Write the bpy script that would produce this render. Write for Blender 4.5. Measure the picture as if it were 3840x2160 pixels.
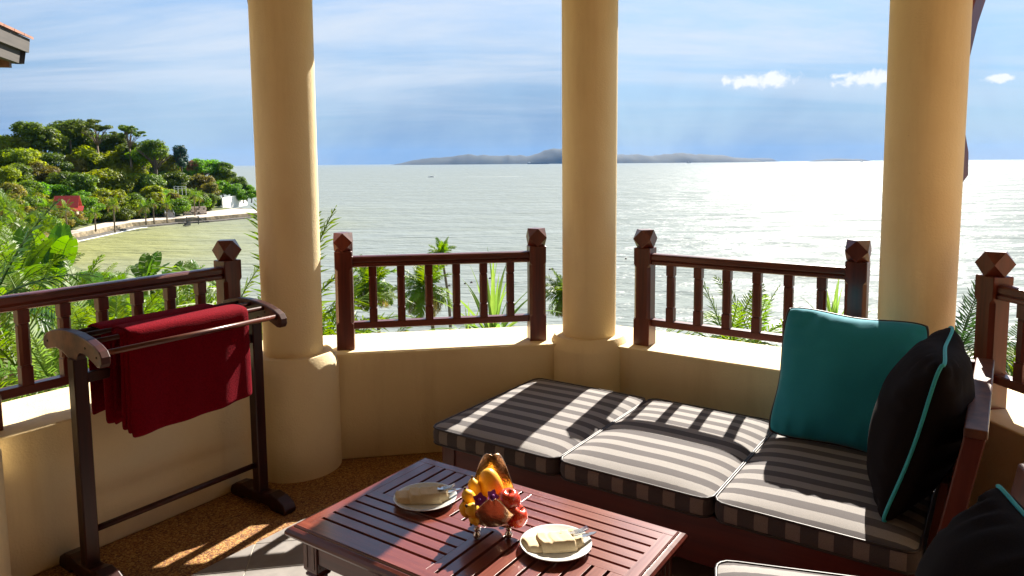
import bpy, math, random
from math import sin, cos, tan, atan, atan2, radians, pi, sqrt, hypot
from mathutils import Vector, Matrix, noise as mnoise

random.seed(7)
scene = bpy.context.scene
for o in list(bpy.data.objects):
    bpy.data.objects.remove(o)

# ------------------------------------------------------------------ camera
F, EYE = 2720.0, 1.55            # focal length in photo pixels, eye height in metres
PITCH, ROLL = atan(F / 27900.0), -0.0079
CX, CY = 1920.0, 610.0 + F * tan(PITCH)
fwd = Vector((0, cos(PITCH), -sin(PITCH)))
rt0 = Vector((1, 0, 0)); up0 = rt0.cross(fwd)
RT = rt0 * cos(ROLL) + up0 * sin(ROLL)
UP = up0 * cos(ROLL) - rt0 * sin(ROLL)
EYEP = Vector((0, 0, EYE))
cam_data = bpy.data.cameras.new('camera')
cam = bpy.data.objects.new('camera', cam_data)
scene.collection.objects.link(cam)
M = Matrix((RT, UP, -fwd)).transposed().to_4x4(); M.translation = EYEP
cam.matrix_world = M
cam_data.sensor_width = 36.0
cam_data.lens = F / 3840 * 36.0
cam_data.shift_y = (CY - 1080.0) / 3840.0
cam_data.clip_start = 0.05
cam_data.clip_end = 80000
scene.camera = cam

def ray(x, y): return fwd + RT * ((x - CX) / F) - UP * ((y - CY) / F)
def at(x, y, Y):
    d = ray(x, y); return EYEP + d * (Y / d.y)
def onz(x, y, z):
    d = ray(x, y); return EYEP + d * ((z - EYE) / d.z)

# ------------------------------------------------------------------ sky, sun, exposure
SUN_AZ, SUN_EL = radians(26.4), radians(37.2)
world = bpy.data.worlds.new('World'); scene.world = world
world.use_nodes = True
nt = world.node_tree; nt.nodes.clear()
def wn(t, **k):
    n = nt.nodes.new(t)
    for a, b in k.items(): setattr(n, a, b)
    return n
def L(a, b): nt.links.new(a, b)
w_out = wn('ShaderNodeOutputWorld')
sky = wn('ShaderNodeTexSky', sky_type='NISHITA', sun_disc=False)
sky.sun_elevation = SUN_EL; sky.sun_rotation = SUN_AZ
sky.altitude = 0; sky.air_density = 1.0; sky.dust_density = 0.0; sky.ozone_density = 4.0
bg = wn('ShaderNodeBackground'); bg.inputs[1].default_value = 0.050
L(sky.outputs[0], bg.inputs[0])
tc = wn('ShaderNodeTexCoord'); sep = wn('ShaderNodeSeparateXYZ'); L(tc.outputs['Generated'], sep.inputs[0])
def wm(op, a, b=None, c=None):
    n = wn('ShaderNodeMath', operation=op)
    for i, v in enumerate((a, b, c)):
        if v is None: continue
        if isinstance(v, (int, float)): n.inputs[i].default_value = v
        else: L(v, n.inputs[i])
    return n.outputs[0]
zc = wm('ADD', wm('MAXIMUM', sep.outputs[2], 0.0), 0.10)
px_ = wm('DIVIDE', sep.outputs[0], zc); py_ = wm('DIVIDE', sep.outputs[1], zc)
cmb = wn('ShaderNodeCombineXYZ'); L(px_, cmb.inputs[0]); L(py_, cmb.inputs[1])
def wnoise(vec, scale, detail, rough, dist, sx, sy, rot):
    mp = wn('ShaderNodeMapping'); L(vec, mp.inputs[0])
    mp.inputs['Scale'].default_value = (sx, sy, 1); mp.inputs['Rotation'].default_value = (0, 0, rot)
    n = wn('ShaderNodeTexNoise'); L(mp.outputs[0], n.inputs['Vector'])
    n.inputs['Scale'].default_value = scale; n.inputs['Detail'].default_value = detail
    n.inputs['Roughness'].default_value = rough; n.inputs['Distortion'].default_value = dist
    return n.outputs[0]
def wramp(v, a, b, hi=1.0):
    r = wn('ShaderNodeMapRange', interpolation_type='SMOOTHSTEP'); L(v, r.inputs[0])
    r.inputs[1].default_value = a; r.inputs[2].default_value = b; r.inputs[4].default_value = hi
    return r.outputs[0]
veil = wramp(wnoise(cmb.outputs[0], 0.55, 7, 0.62, 0.5, 0.55, 1.5, 0.35), 0.33, 0.70, 0.85)
streak = wramp(wnoise(cmb.outputs[0], 0.9, 6, 0.6, 0.3, 0.30, 1.6, 0.12), 0.52, 0.78, 0.55)
# small fair-weather cumulus low over the sea
dirn = tc.outputs['Generated']
puff = wnoise(dirn, 46, 6, 0.6, 0.2, 1, 1, 0.0)
cum = None
for (cpx, cpy, cw) in ((2800, 306, 0.040), (2895, 300, 0.040), (3150, 285, 0.022), (3235, 296, 0.046), (3330, 292, 0.030), (3735, 293, 0.020), (3775, 290, 0.016)):
    dv = ray(cpx, cpy).normalized()
    sb_ = wn('ShaderNodeVectorMath', operation='SUBTRACT'); L(dirn, sb_.inputs[0]); sb_.inputs[1].default_value = dv
    ml_ = wn('ShaderNodeVectorMath', operation='MULTIPLY'); L(sb_.outputs[0], ml_.inputs[0]); ml_.inputs[1].default_value = (1, 1, 3.0)
    ln_ = wn('ShaderNodeVectorMath', operation='LENGTH'); L(ml_.outputs[0], ln_.inputs[0])
    w_ = wm('SUBTRACT', 1.0, wm('DIVIDE', ln_.outputs[1], cw))
    cum = w_ if cum is None else wm('MAXIMUM', cum, w_)
cum = wm('MULTIPLY', wramp(wm('ADD', wm('MULTIPLY', cum, 0.6), wm('MULTIPLY_ADD', puff, 1.6, -0.8)), 0.10, 0.42), 0.95)
low = wramp(sep.outputs[2], 0.0, 0.16)
cl = wm('MULTIPLY', wm('MAXIMUM', veil, streak), low)
cf = wm('MINIMUM', cl, 1.0)
bg2 = wn('ShaderNodeBackground'); bg2.inputs[0].default_value = (0.82, 0.88, 0.96, 1); bg2.inputs[1].default_value = 0.335
mx = wn('ShaderNodeMixShader'); L(cf, mx.inputs[0]); L(bg.outputs[0], mx.inputs[1]); L(bg2.outputs[0], mx.inputs[2])
# distant blue-grey cloud bank low round the whole horizon
bank_n = wramp(wnoise(dirn, 3.0, 5, 0.55, 0.4, 1, 1, 0.3), 0.30, 0.70)
bank = wm('MULTIPLY', wm('SUBTRACT', 1.0, wramp(sep.outputs[2], 0.02, 0.34)), wm('MULTIPLY_ADD', bank_n, 0.30, 0.68))
bg3 = wn('ShaderNodeBackground'); bg3.inputs[0].default_value = (0.34, 0.53, 0.82, 1); bg3.inputs[1].default_value = 0.25
mx2 = wn('ShaderNodeMixShader'); L(bank, mx2.inputs[0]); L(bg.outputs[0], mx2.inputs[1]); L(bg3.outputs[0], mx2.inputs[2])
L(mx2.outputs[0], mx.inputs[1])
bg4 = wn('ShaderNodeBackground'); bg4.inputs[0].default_value = (0.95, 0.97, 1.0, 1); bg4.inputs[1].default_value = 0.36
mx3 = wn('ShaderNodeMixShader'); L(cum, mx3.inputs[0]); L(mx.outputs[0], mx3.inputs[1]); L(bg4.outputs[0], mx3.inputs[2])
L(mx3.outputs[0], w_out.inputs[0])

sun_d = bpy.data.lights.new('sun', 'SUN'); sun_d.energy = 5.0; sun_d.angle = radians(0.53); sun_d.color = (1.0, 0.93, 0.82)
sun = bpy.data.objects.new('sun', sun_d); scene.collection.objects.link(sun)
sdir = Vector((sin(SUN_AZ) * cos(SUN_EL), cos(SUN_AZ) * cos(SUN_EL), sin(SUN_EL)))
sun.rotation_euler = sdir.to_track_quat('Z', 'Y').to_euler(); sun.location = sdir * 30
vs = scene.view_settings
vs.view_transform = 'Standard'; vs.look = 'None'; vs.exposure = 1.58; vs.gamma = 1.0; vs.use_curve_mapping = False
scene.render.engine = 'CYCLES'
scene.cycles.max_bounces = 8; scene.cycles.diffuse_bounces = 4; scene.cycles.transparent_max_bounces = 8
scene.cycles.caustics_reflective = False; scene.cycles.caustics_refractive = False

# ------------------------------------------------------------------ materials
MATS = {}
def nodes_of(name):
    m = bpy.data.materials.new(name); m.use_nodes = True
    t = m.node_tree; b = t.nodes['Principled BSDF']
    return m, t, b
def N(t, typ, **k):
    n = t.nodes.new(typ)
    for a, v in k.items(): setattr(n, a, v)
    return n
def setc(sock, c): sock.default_value = (c[0], c[1], c[2], 1) if len(c) == 3 else c
def noise_col(t, c1, c2, scale, detail=4, rough=0.6, coord='Object', stretch=None, lo=0.35, hi=0.65, dist=0.0):
    tcn = N(t, 'ShaderNodeTexCoord'); src = tcn.outputs[coord]
    if stretch:
        mp = N(t, 'ShaderNodeMapping'); mp.inputs['Scale'].default_value = stretch; t.links.new(src, mp.inputs[0]); src = mp.outputs[0]
    n = N(t, 'ShaderNodeTexNoise'); t.links.new(src, n.inputs['Vector'])
    n.inputs['Scale'].default_value = scale; n.inputs['Detail'].default_value = detail; n.inputs['Roughness'].default_value = rough; n.inputs['Distortion'].default_value = dist
    r = N(t, 'ShaderNodeValToRGB'); t.links.new(n.outputs[0], r.inputs[0])
    r.color_ramp.elements[0].position = lo; r.color_ramp.elements[1].position = hi
    setc(r.color_ramp.elements[0], c1) if False else None
    r.color_ramp.elements[0].color = (*c1, 1); r.color_ramp.elements[1].color = (*c2, 1)
    return r.outputs[0], n.outputs[0], src
def bump(t, b, height, strength, distance):
    bn = N(t, 'ShaderNodeBump'); bn.inputs['Strength'].default_value = strength; bn.inputs['Distance'].default_value = distance
    t.links.new(height, bn.inputs['Height']); t.links.new(bn.outputs[0], b.inputs['Normal']); return bn
def mat(name, c1, c2=None, scale=6, rough=0.6, bstr=0.0, bdist=0.01, metal=0.0, coat=0.0, sheen=0.0, stretch=None, detail=4, spec=0.5, coord='Object', lo=0.35, hi=0.65, rvar=0.0, dist=0.0):
    m, t, b = nodes_of(name)
    c2 = c2 or c1
    col, h, src = noise_col(t, c1, c2, scale, detail, 0.6, coord, stretch, lo, hi, dist)
    t.links.new(col, b.inputs['Base Color'])
    b.inputs['Roughness'].default_value = rough; b.inputs['Metallic'].default_value = metal
    b.inputs['Coat Weight'].default_value = coat; b.inputs['Coat Roughness'].default_value = 0.12
    b.inputs['Specular IOR Level'].default_value = spec
    if sheen: b.inputs['Sheen Weight'].default_value = sheen; b.inputs['Sheen Roughness'].default_value = 0.4
    if rvar:
        mr = N(t, 'ShaderNodeMapRange'); t.links.new(h, mr.inputs[0]); mr.inputs[3].default_value = rough - rvar; mr.inputs[4].default_value = rough + rvar
        t.links.new(mr.outputs[0], b.inputs['Roughness'])
    if bstr: bump(t, b, h, bstr, bdist)
    MATS[name] = m; return m

def plaster():
    m, t, b = nodes_of('plaster')
    tcn = N(t, 'ShaderNodeTexCoord'); src = tcn.outputs['Object']
    def nz(sc, det, rg=0.6, st=None):
        v = src
        if st: mp = N(t, 'ShaderNodeMapping'); mp.inputs['Scale'].default_value = st; t.links.new(src, mp.inputs[0]); v = mp.outputs[0]
        n = N(t, 'ShaderNodeTexNoise'); n.inputs['Scale'].default_value = sc; n.inputs['Detail'].default_value = det; n.inputs['Roughness'].default_value = rg; t.links.new(v, n.inputs['Vector']); return n.outputs[0]
    def ramp(v, stops):
        r = N(t, 'ShaderNodeValToRGB'); t.links.new(v, r.inputs[0]); e = r.color_ramp.elements
        e[0].position, e[0].color = stops[0][0], (*stops[0][1], 1); e[1].position, e[1].color = stops[-1][0], (*stops[-1][1], 1)
        for p, c in stops[1:-1]: k = e.new(p); k.color = (*c, 1)
        return r.outputs[0]
    base = ramp(nz(2.2, 6), [(0.3, (0.78, 0.625, 0.365)), (0.7, (0.84, 0.695, 0.43))])
    drip = ramp(nz(5.0, 5, 0.65, (1, 1, 0.12)), [(0.28, (0.80, 0.74, 0.66)), (0.46, (1, 1, 1)), (1.0, (1, 1, 1))])
    speck = ramp(nz(70, 2), [(0.0, (0.6, 0.55, 0.5)), (0.235, (0.8, 0.77, 0.72)), (0.26, (1, 1, 1)), (1, (1, 1, 1))])
    a = N(t, 'ShaderNodeMix', data_type='RGBA', blend_type='MULTIPLY'); a.inputs[0].default_value = 0.48; t.links.new(base, a.inputs[6]); t.links.new(drip, a.inputs[7])
    c = N(t, 'ShaderNodeMix', data_type='RGBA', blend_type='MULTIPLY'); c.inputs[0].default_value = 0.8; t.links.new(a.outputs[2], c.inputs[6]); t.links.new(speck, c.inputs[7])
    t.links.new(c.outputs[2], b.inputs['Base Color']); b.inputs['Roughness'].default_value = 0.82; b.inputs['Specular IOR Level'].default_value = 0.2
    ad = N(t, 'ShaderNodeMath', operation='MULTIPLY_ADD'); t.links.new(nz(9, 5, 0.55), ad.inputs[0]); ad.inputs[1].default_value = 1.4; t.links.new(nz(120, 3), ad.inputs[2])
    bump(t, b, ad.outputs[0], 0.38, 0.006)
    MATS['plaster'] = m
plaster()
mat('wood', (0.065, 0.011, 0.007), (0.135, 0.026, 0.013), 9, 0.34, 0.10, 0.002, coat=0.08, stretch=(1.5, 1.5, 0.12), detail=6, dist=1.2, rvar=0.08)
mat('wood_x', (0.065, 0.011, 0.007), (0.135, 0.026, 0.013), 9, 0.34, 0.10, 0.002, coat=0.25, stretch=(0.10, 1.6, 1.6), detail=6, dist=1.2, rvar=0.08)
mat('table_u', (0.105, 0.018, 0.011), (0.22, 0.050, 0.026), 11, 0.30, 0.12, 0.0015, coat=0.7, stretch=(0.10, 2.2, 2.2), detail=7, dist=1.5, rvar=0.08)
mat('table_v', (0.105, 0.018, 0.011), (0.22, 0.050, 0.026), 11, 0.30, 0.12, 0.0015, coat=0.7, stretch=(2.2, 0.10, 2.2), detail=7, dist=1.5, rvar=0.08)
mat('dark_wood', (0.020, 0.0045, 0.0035), (0.050, 0.011, 0.007), 9, 0.36, 0.10, 0.002, stretch=(1.5, 1.5, 0.12), detail=6, dist=1.2, spec=0.35)
mat('red_wood', (0.075, 0.0075, 0.005), (0.14, 0.016, 0.009), 9, 0.42, 0.10, 0.002, stretch=(0.10, 1.6, 1.6), detail=6, dist=1.2)
mat('worn_wood', (0.040, 0.009, 0.006), (0.165, 0.062, 0.03), 14, 0.42, 0.1, 0.002, stretch=(1, 1, 1), detail=6, coat=0.2)
mat('rod_wood', (0.08, 0.02, 0.012), (0.19, 0.065, 0.03), 14, 0.32, 0.05, 0.001, stretch=(0.08, 2, 2), detail=6, coat=0.25)
mat('dark_hole', (0.01, 0.006, 0.005), None, 5, 0.8)
mat('piping_dark', (0.02, 0.014, 0.014), (0.035, 0.025, 0.025), 300, 0.45)
mat('piping_teal', (0.02, 0.36, 0.44), (0.03, 0.44, 0.52), 250, 0.6)
mat('teal_cloth', (0.005, 0.225, 0.31), (0.007, 0.265, 0.36), 420, 0.85, 0.25, 0.001, sheen=0.25)
mat('black_cloth', (0.0065, 0.0045, 0.005), (0.012, 0.0088, 0.0098), 420, 0.95, 0.25, 0.001, spec=0.12)
mat('towel_red', (0.115, 0.0008, 0.005), (0.19, 0.0015, 0.008), 190, 0.95, 0.9, 0.004, sheen=0.10, spec=0.08)
MATS['towel_red'].node_tree.nodes['Principled BSDF'].inputs['Sheen Tint'].default_value = (1.0, 0.08, 0.18, 1)
mat('porcelain', (0.62, 0.64, 0.62), (0.66, 0.68, 0.66), 4, 0.12, coat=0.6)
mat('napkin', (0.56, 0.43, 0.255), (0.62, 0.485, 0.295), 260, 0.9, 0.2, 0.001)
mat('steel', (0.62, 0.60, 0.56), (0.70, 0.68, 0.64), 30, 0.22, metal=1.0)
mat('banana', (0.80, 0.42, 0.02), (0.86, 0.52, 0.04), 18, 0.42, spec=0.4)
mat('banana_tip', (0.05, 0.03, 0.01), (0.12, 0.08, 0.02), 60, 0.7)
mat('mango', (0.82, 0.36, 0.02), (0.88, 0.50, 0.05), 9, 0.38)
mat('apple', (0.55, 0.012, 0.012), (0.75, 0.20, 0.05), 12, 0.22, stretch=(1, 1, 0.25), lo=0.42, hi=0.78, coat=0.4)
mat('orchid', (0.16, 0.006, 0.16), (0.32, 0.03, 0.30), 40, 0.6)
mat('grout', (0.52, 0.48, 0.42), (0.60, 0.55, 0.48), 40, 0.9)
mat('tile', (0.235, 0.215, 0.20), (0.29, 0.268, 0.25), 14, 0.42, 0.06, 0.002, detail=8, rvar=0.08)
mat('soffit_paint', (0.56, 0.45, 0.31), (0.62, 0.50, 0.35), 2, 0.85)
mat('ceiling_paint', (0.30, 0.18, 0.10), (0.36, 0.225, 0.13), 2, 0.8)
mat('ceiling_wood', (0.10, 0.045, 0.022), (0.17, 0.08, 0.04), 6, 0.6, stretch=(0.2, 3, 3))
mat('roof_tile', (0.24, 0.10, 0.06), (0.34, 0.15, 0.09), 5, 0.8, 0.2, 0.02)
mat('grey_board', (0.045, 0.038, 0.032), (0.07, 0.058, 0.048), 6, 0.8, stretch=(0.3, 3, 3))
mat('red_roof', (0.42, 0.028, 0.018), (0.56, 0.05, 0.03), 2.5, 0.7, 0.3, 0.05)
mat('house_wall', (0.50, 0.42, 0.34), (0.58, 0.50, 0.42), 1.0, 0.9)
mat('white_wall', (0.72, 0.70, 0.64), (0.80, 0.78, 0.72), 0.6, 0.9, 0.2, 0.05)
mat('concrete', (0.44, 0.37, 0.30), (0.58, 0.50, 0.42), 0.5, 0.92, 0.3, 0.05, detail=8)
mat('seawall', (0.12, 0.095, 0.055), (0.34, 0.265, 0.16), 0.8, 0.95, 0.8, 0.12, detail=9, lo=0.38, hi=0.62)
mat('rock', (0.09, 0.075, 0.055), (0.22, 0.18, 0.13), 1.2, 0.95, 0.8, 0.1, detail=8)
mat('wet_rock', (0.030, 0.026, 0.020), (0.075, 0.062, 0.045), 1.2, 0.7, 0.8, 0.1, detail=8)
mat('sand', (0.62, 0.50, 0.36), (0.70, 0.58, 0.44), 0.6, 0.95)
mat('soil', (0.055, 0.065, 0.022), (0.10, 0.12, 0.03), 0.35, 0.95, 0.6, 0.2, detail=8)
mat('lawn', (0.11, 0.20, 0.02), (0.17, 0.27, 0.03), 1.4, 0.95, 0.7, 0.1, detail=8)
mat('trunk', (0.12, 0.085, 0.055), (0.21, 0.155, 0.10), 3.0, 0.9, 0.5, 0.03, stretch=(1, 1, 5))
mat('trunk_dark', (0.06, 0.045, 0.03), (0.12, 0.09, 0.06), 3.0, 0.9, 0.5, 0.03)
mat('island_shaded_green', (0.006, 0.013, 0.013), (0.015, 0.025, 0.019), 0.004, 0.95, detail=9)  # forest green darkened: the canopy's own shade is put into the colour
mat('ship_dark', (0.03, 0.03, 0.035), (0.05, 0.05, 0.055), 0.1, 0.6)
mat('ship_white', (0.72, 0.72, 0.70), (0.8, 0.8, 0.78), 0.1, 0.5)
mat('foam', (0.80, 0.84, 0.82), (0.88, 0.90, 0.88), 0.3, 0.8)
mat('dark_fence', (0.05, 0.05, 0.05), (0.08, 0.08, 0.075), 1, 0.7)
mat('grey_rail', (0.30, 0.31, 0.33), (0.38, 0.39, 0.40), 1, 0.7)
mat('buoy', (0.05, 0.025, 0.02), (0.09, 0.05, 0.03), 1, 0.7)
mat('brass', (0.55, 0.48, 0.36), (0.66, 0.58, 0.45), 20, 0.25, metal=1.0)

for k_ in ('table_u', 'table_v'):
    b_ = MATS[k_].node_tree.nodes['Principled BSDF']; b_.inputs['Coat IOR'].default_value = 1.5; b_.inputs['Coat Roughness'].default_value = 0.16
def leaf_mat(name, c1, c2, scale=0.25, trans=0.52, rough=0.45, tint=1.95):
    """leaf: diffuse + gloss, with light coming through the blade"""
    m, t, b = nodes_of(name)
    col, h, src = noise_col(t, c1, c2, scale, 3, 0.6, 'Object', None, 0.32, 0.68)
    oi = N(t, 'ShaderNodeObjectInfo'); hs = N(t, 'ShaderNodeHueSaturation')
    mr = N(t, 'ShaderNodeMapRange'); t.links.new(oi.outputs['Random'], mr.inputs[0]); mr.inputs[3].default_value = 0.82; mr.inputs[4].default_value = 1.2
    t.links.new(mr.outputs[0], hs.inputs['Value']); t.links.new(col, hs.inputs['Color'])
    mh = N(t, 'ShaderNodeMapRange'); t.links.new(oi.outputs['Random'], mh.inputs[0]); mh.inputs[3].default_value = 0.488; mh.inputs[4].default_value = 0.512
    t.links.new(mh.outputs[0], hs.inputs['Hue'])
    t.links.new(hs.outputs[0], b.inputs['Base Color'])
    b.inputs['Roughness'].default_value = rough; b.inputs['Specular IOR Level'].default_value = 0.22
    tr = N(t, 'ShaderNodeBsdfTranslucent')
    h2 = N(t, 'ShaderNodeHueSaturation'); t.links.new(hs.outputs[0], h2.inputs['Color']); h2.inputs['Value'].default_value = tint; h2.inputs['Hue'].default_value = 0.488; h2.inputs['Saturation'].default_value = 1.08
    t.links.new(h2.outputs[0], tr.inputs[0])
    mxs = N(t, 'ShaderNodeMixShader'); mxs.inputs[0].default_value = trans
    t.links.new(b.outputs[0], mxs.inputs[1]); t.links.new(tr.outputs[0], mxs.inputs[2])
    t.links.new(mxs.outputs[0], t.nodes['Material Output'].inputs[0])
    MATS[name] = m; return m
leaf_mat('leaf_mid', (0.085, 0.165, 0.008), (0.17, 0.235, 0.012))
leaf_mat('leaf_yellow', (0.13, 0.19, 0.009), (0.25, 0.265, 0.012))
leaf_mat('leaf_dark', (0.055, 0.10, 0.009), (0.115, 0.17, 0.012), trans=0.42)
leaf_mat('leaf_blue', (0.022, 0.055, 0.034), (0.036, 0.075, 0.04), trans=0.2)
leaf_mat('leaf_rust', (0.115, 0.13, 0.013), (0.19, 0.155, 0.028))
leaf_mat('leaf_pink', (0.07, 0.13, 0.02), (0.45, 0.10, 0.13), scale=0.55)
leaf_mat('leaf_bright', (0.085, 0.20, 0.012), (0.13, 0.26, 0.018))
leaf_mat('palm_green', (0.060, 0.14, 0.009), (0.14, 0.205, 0.014), scale=1.2, trans=0.42)
leaf_mat('palm_dry', (0.16, 0.15, 0.03), (0.27, 0.20, 0.07), scale=1.2, trans=0.35)
leaf_mat('palm_dark', (0.020, 0.06, 0.016), (0.04, 0.085, 0.02), scale=1.5, trans=0.25)
leaf_mat('banana_leaf', (0.050, 0.13, 0.009), (0.085, 0.175, 0.014), scale=1.2, trans=0.45, rough=0.35)
leaf_mat('blade_green', (0.09, 0.19, 0.03), (0.17, 0.27, 0.06), scale=2.0, trans=0.42)

def aggregate():
    m, t, b = nodes_of('pebble_wash')
    tcn = N(t, 'ShaderNodeTexCoord'); v = N(t, 'ShaderNodeTexVoronoi'); v.inputs['Scale'].default_value = 170
    t.links.new(tcn.outputs['Object'], v.inputs['Vector'])
    s = N(t, 'ShaderNodeSeparateColor'); t.links.new(v.outputs['Color'], s.inputs[0])
    r = N(t, 'ShaderNodeValToRGB'); t.links.new(s.outputs[0], r.inputs[0])
    e = r.color_ramp.elements; e[0].position = 0; e[0].color = (0.10, 0.035, 0.012, 1); e[1].position = 1; e[1].color = (0.62, 0.40, 0.13, 1)
    for p, c in ((0.25, (0.22, 0.075, 0.02, 1)), (0.55, (0.36, 0.155, 0.035, 1)), (0.8, (0.48, 0.25, 0.06, 1))):
        k = e.new(p); k.color = c
    n = N(t, 'ShaderNodeTexNoise'); n.inputs['Scale'].default_value = 5; t.links.new(tcn.outputs['Object'], n.inputs['Vector'])
    mxn = N(t, 'ShaderNodeMix', data_type='RGBA', blend_type='MULTIPLY'); mxn.inputs[0].default_value = 0.35
    t.links.new(r.outputs[0], mxn.inputs[6]); t.links.new(n.outputs[0], mxn.inputs[7])
    t.links.new(mxn.outputs[2], b.inputs['Base Color']); b.inputs['Roughness'].default_value = 0.6
    bump(t, b, v.outputs['Distance'], 0.5, 0.003).invert = True
    MATS['pebble_wash'] = m
aggregate()

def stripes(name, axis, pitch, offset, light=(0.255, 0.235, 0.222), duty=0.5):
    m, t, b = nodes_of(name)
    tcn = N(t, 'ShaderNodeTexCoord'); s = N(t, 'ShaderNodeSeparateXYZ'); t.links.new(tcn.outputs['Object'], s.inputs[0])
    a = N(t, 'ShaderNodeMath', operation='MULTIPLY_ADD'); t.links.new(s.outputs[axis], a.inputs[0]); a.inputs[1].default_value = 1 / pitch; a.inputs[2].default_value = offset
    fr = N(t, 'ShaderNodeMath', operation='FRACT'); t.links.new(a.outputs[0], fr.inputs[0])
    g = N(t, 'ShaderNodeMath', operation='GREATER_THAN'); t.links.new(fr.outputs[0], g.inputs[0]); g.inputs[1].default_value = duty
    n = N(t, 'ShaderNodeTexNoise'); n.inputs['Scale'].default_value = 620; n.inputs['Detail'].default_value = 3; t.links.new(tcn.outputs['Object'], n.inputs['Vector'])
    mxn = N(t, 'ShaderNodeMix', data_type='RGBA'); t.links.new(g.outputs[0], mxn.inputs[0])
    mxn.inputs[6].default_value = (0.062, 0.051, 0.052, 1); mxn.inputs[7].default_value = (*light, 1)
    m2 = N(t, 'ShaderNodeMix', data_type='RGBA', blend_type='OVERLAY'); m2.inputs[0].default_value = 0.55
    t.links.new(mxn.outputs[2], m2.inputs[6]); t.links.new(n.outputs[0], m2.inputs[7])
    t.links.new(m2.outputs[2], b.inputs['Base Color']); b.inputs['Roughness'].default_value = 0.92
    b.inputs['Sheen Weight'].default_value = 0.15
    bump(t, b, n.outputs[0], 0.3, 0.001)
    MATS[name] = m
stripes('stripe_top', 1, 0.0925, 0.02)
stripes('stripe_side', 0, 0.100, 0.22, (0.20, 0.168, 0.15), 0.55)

def hammered():
    m, t, b = nodes_of('hammered_metal')
    tcn = N(t, 'ShaderNodeTexCoord'); v = N(t, 'ShaderNodeTexVoronoi'); v.inputs['Scale'].default_value = 150; t.links.new(tcn.outputs['Object'], v.inputs['Vector'])
    setc(b.inputs['Base Color'], (0.72, 0.46, 0.29)); b.inputs['Metallic'].default_value = 1; b.inputs['Roughness'].default_value = 0.27  # copper tint puts the orange-brown reflection of fruit and wood into the colour
    bump(t, b, v.outputs['Distance'], 0.18, 0.003)
    MATS['hammered_metal'] = m
hammered()

def sea_mat():
    m, t, b = nodes_of('sea_water')
    geo = N(t, 'ShaderNodeNewGeometry'); 
    sepn = N(t, 'ShaderNodeSeparateXYZ'); t.links.new(geo.outputs['Position'], sepn.inputs[0])
    def mapr(v, a, bb, c=0.0, d=1.0):
        r = N(t, 'ShaderNodeMapRange', interpolation_type='SMOOTHSTEP'); t.links.new(v, r.inputs[0]); r.inputs[1].default_value = a; r.inputs[2].default_value = bb; r.inputs[3].default_value = c; r.inputs[4].default_value = d; return r.outputs[0]
    # murky yellow-green shallows in the bay, grading to grey-green open water
    nz = N(t, 'ShaderNodeTexNoise'); nz.inputs['Scale'].default_value = 0.012; nz.inputs['Detail'].default_value = 4; t.links.new(geo.outputs['Position'], nz.inputs['Vector'])
    ad = N(t, 'ShaderNodeMath', operation='MULTIPLY_ADD'); t.links.new(nz.outputs[0], ad.inputs[0]); ad.inputs[1].default_value = 60; t.links.new(sepn.outputs[0], ad.inputs[2])
    bay = mapr(ad.outputs[0], -62, 5, 1.0, 0.0)
    far = mapr(sepn.outputs[1], 110, 290, 1.0, 0.0)
    ml = N(t, 'ShaderNodeMath', operation='MULTIPLY'); t.links.new(bay, ml.inputs[0]); t.links.new(far, ml.inputs[1])
    mxn = N(t, 'ShaderNodeMix', data_type='RGBA'); t.links.new(ml.outputs[0], mxn.inputs[0])
    mxn.inputs[6].default_value = (0.196, 0.222, 0.212, 1); mxn.inputs[7].default_value = (0.225, 0.228, 0.075, 1)
    t.links.new(mxn.outputs[2], b.inputs['Base Color'])
    b.inputs['Roughness'].default_value = 0.36; b.inputs['IOR'].default_value = 1.33
    # wind-roughened and slick patches of the surface, from cat's-paws down to single ripples
    mpw = N(t, 'ShaderNodeMapping'); mpw.inputs['Scale'].default_value = (0.38, 1.0, 1); mpw.inputs['Rotation'].default_value = (0, 0, radians(-14)); t.links.new(geo.outputs['Position'], mpw.inputs[0])
    wnz = N(t, 'ShaderNodeTexNoise'); wnz.inputs['Scale'].default_value = 0.16; wnz.inputs['Detail'].default_value = 9; wnz.inputs['Roughness'].default_value = 0.72; t.links.new(mpw.outputs[0], wnz.inputs['Vector'])
    t.links.new(mapr(wnz.outputs[0], 0.40, 0.68, 0.006, 0.092), b.inputs['Specular IOR Level'])
    # waves: long swell, chop and ripples
    hs = []
    for sc, sx, sy, w in ((0.022, 0.30, 1.0, 2.2), (0.11, 0.35, 1.0, 1.0), (0.45, 0.45, 1.0, 0.6)):
        mp = N(t, 'ShaderNodeMapping'); mp.inputs['Scale'].default_value = (sx, sy, 1); mp.inputs['Rotation'].default_value = (0, 0, radians(-12)); t.links.new(geo.outputs['Position'], mp.inputs[0])
        n = N(t, 'ShaderNodeTexNoise'); n.inputs['Scale'].default_value = sc; n.inputs['Detail'].default_value = 4; n.inputs['Roughness'].default_value = 0.55; t.links.new(mp.outputs[0], n.inputs['Vector'])
        k = N(t, 'ShaderNodeMath', operation='MULTIPLY'); t.links.new(n.outputs[0], k.inputs[0]); k.inputs[1].default_value = w; hs.append(k.outputs[0])
    a1 = N(t, 'ShaderNodeMath', operation='ADD'); t.links.new(hs[0], a1.inputs[0]); t.links.new(hs[1], a1.inputs[1])
    a2 = N(t, 'ShaderNodeMath', operation='ADD'); t.links.new(a1.outputs[0], a2.inputs[0]); t.links.new(hs[2], a2.inputs[1])
    bump(t, b, a2.outputs[0], 0.8, 2.2)
    MATS['sea_water'] = m
sea_mat()
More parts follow.
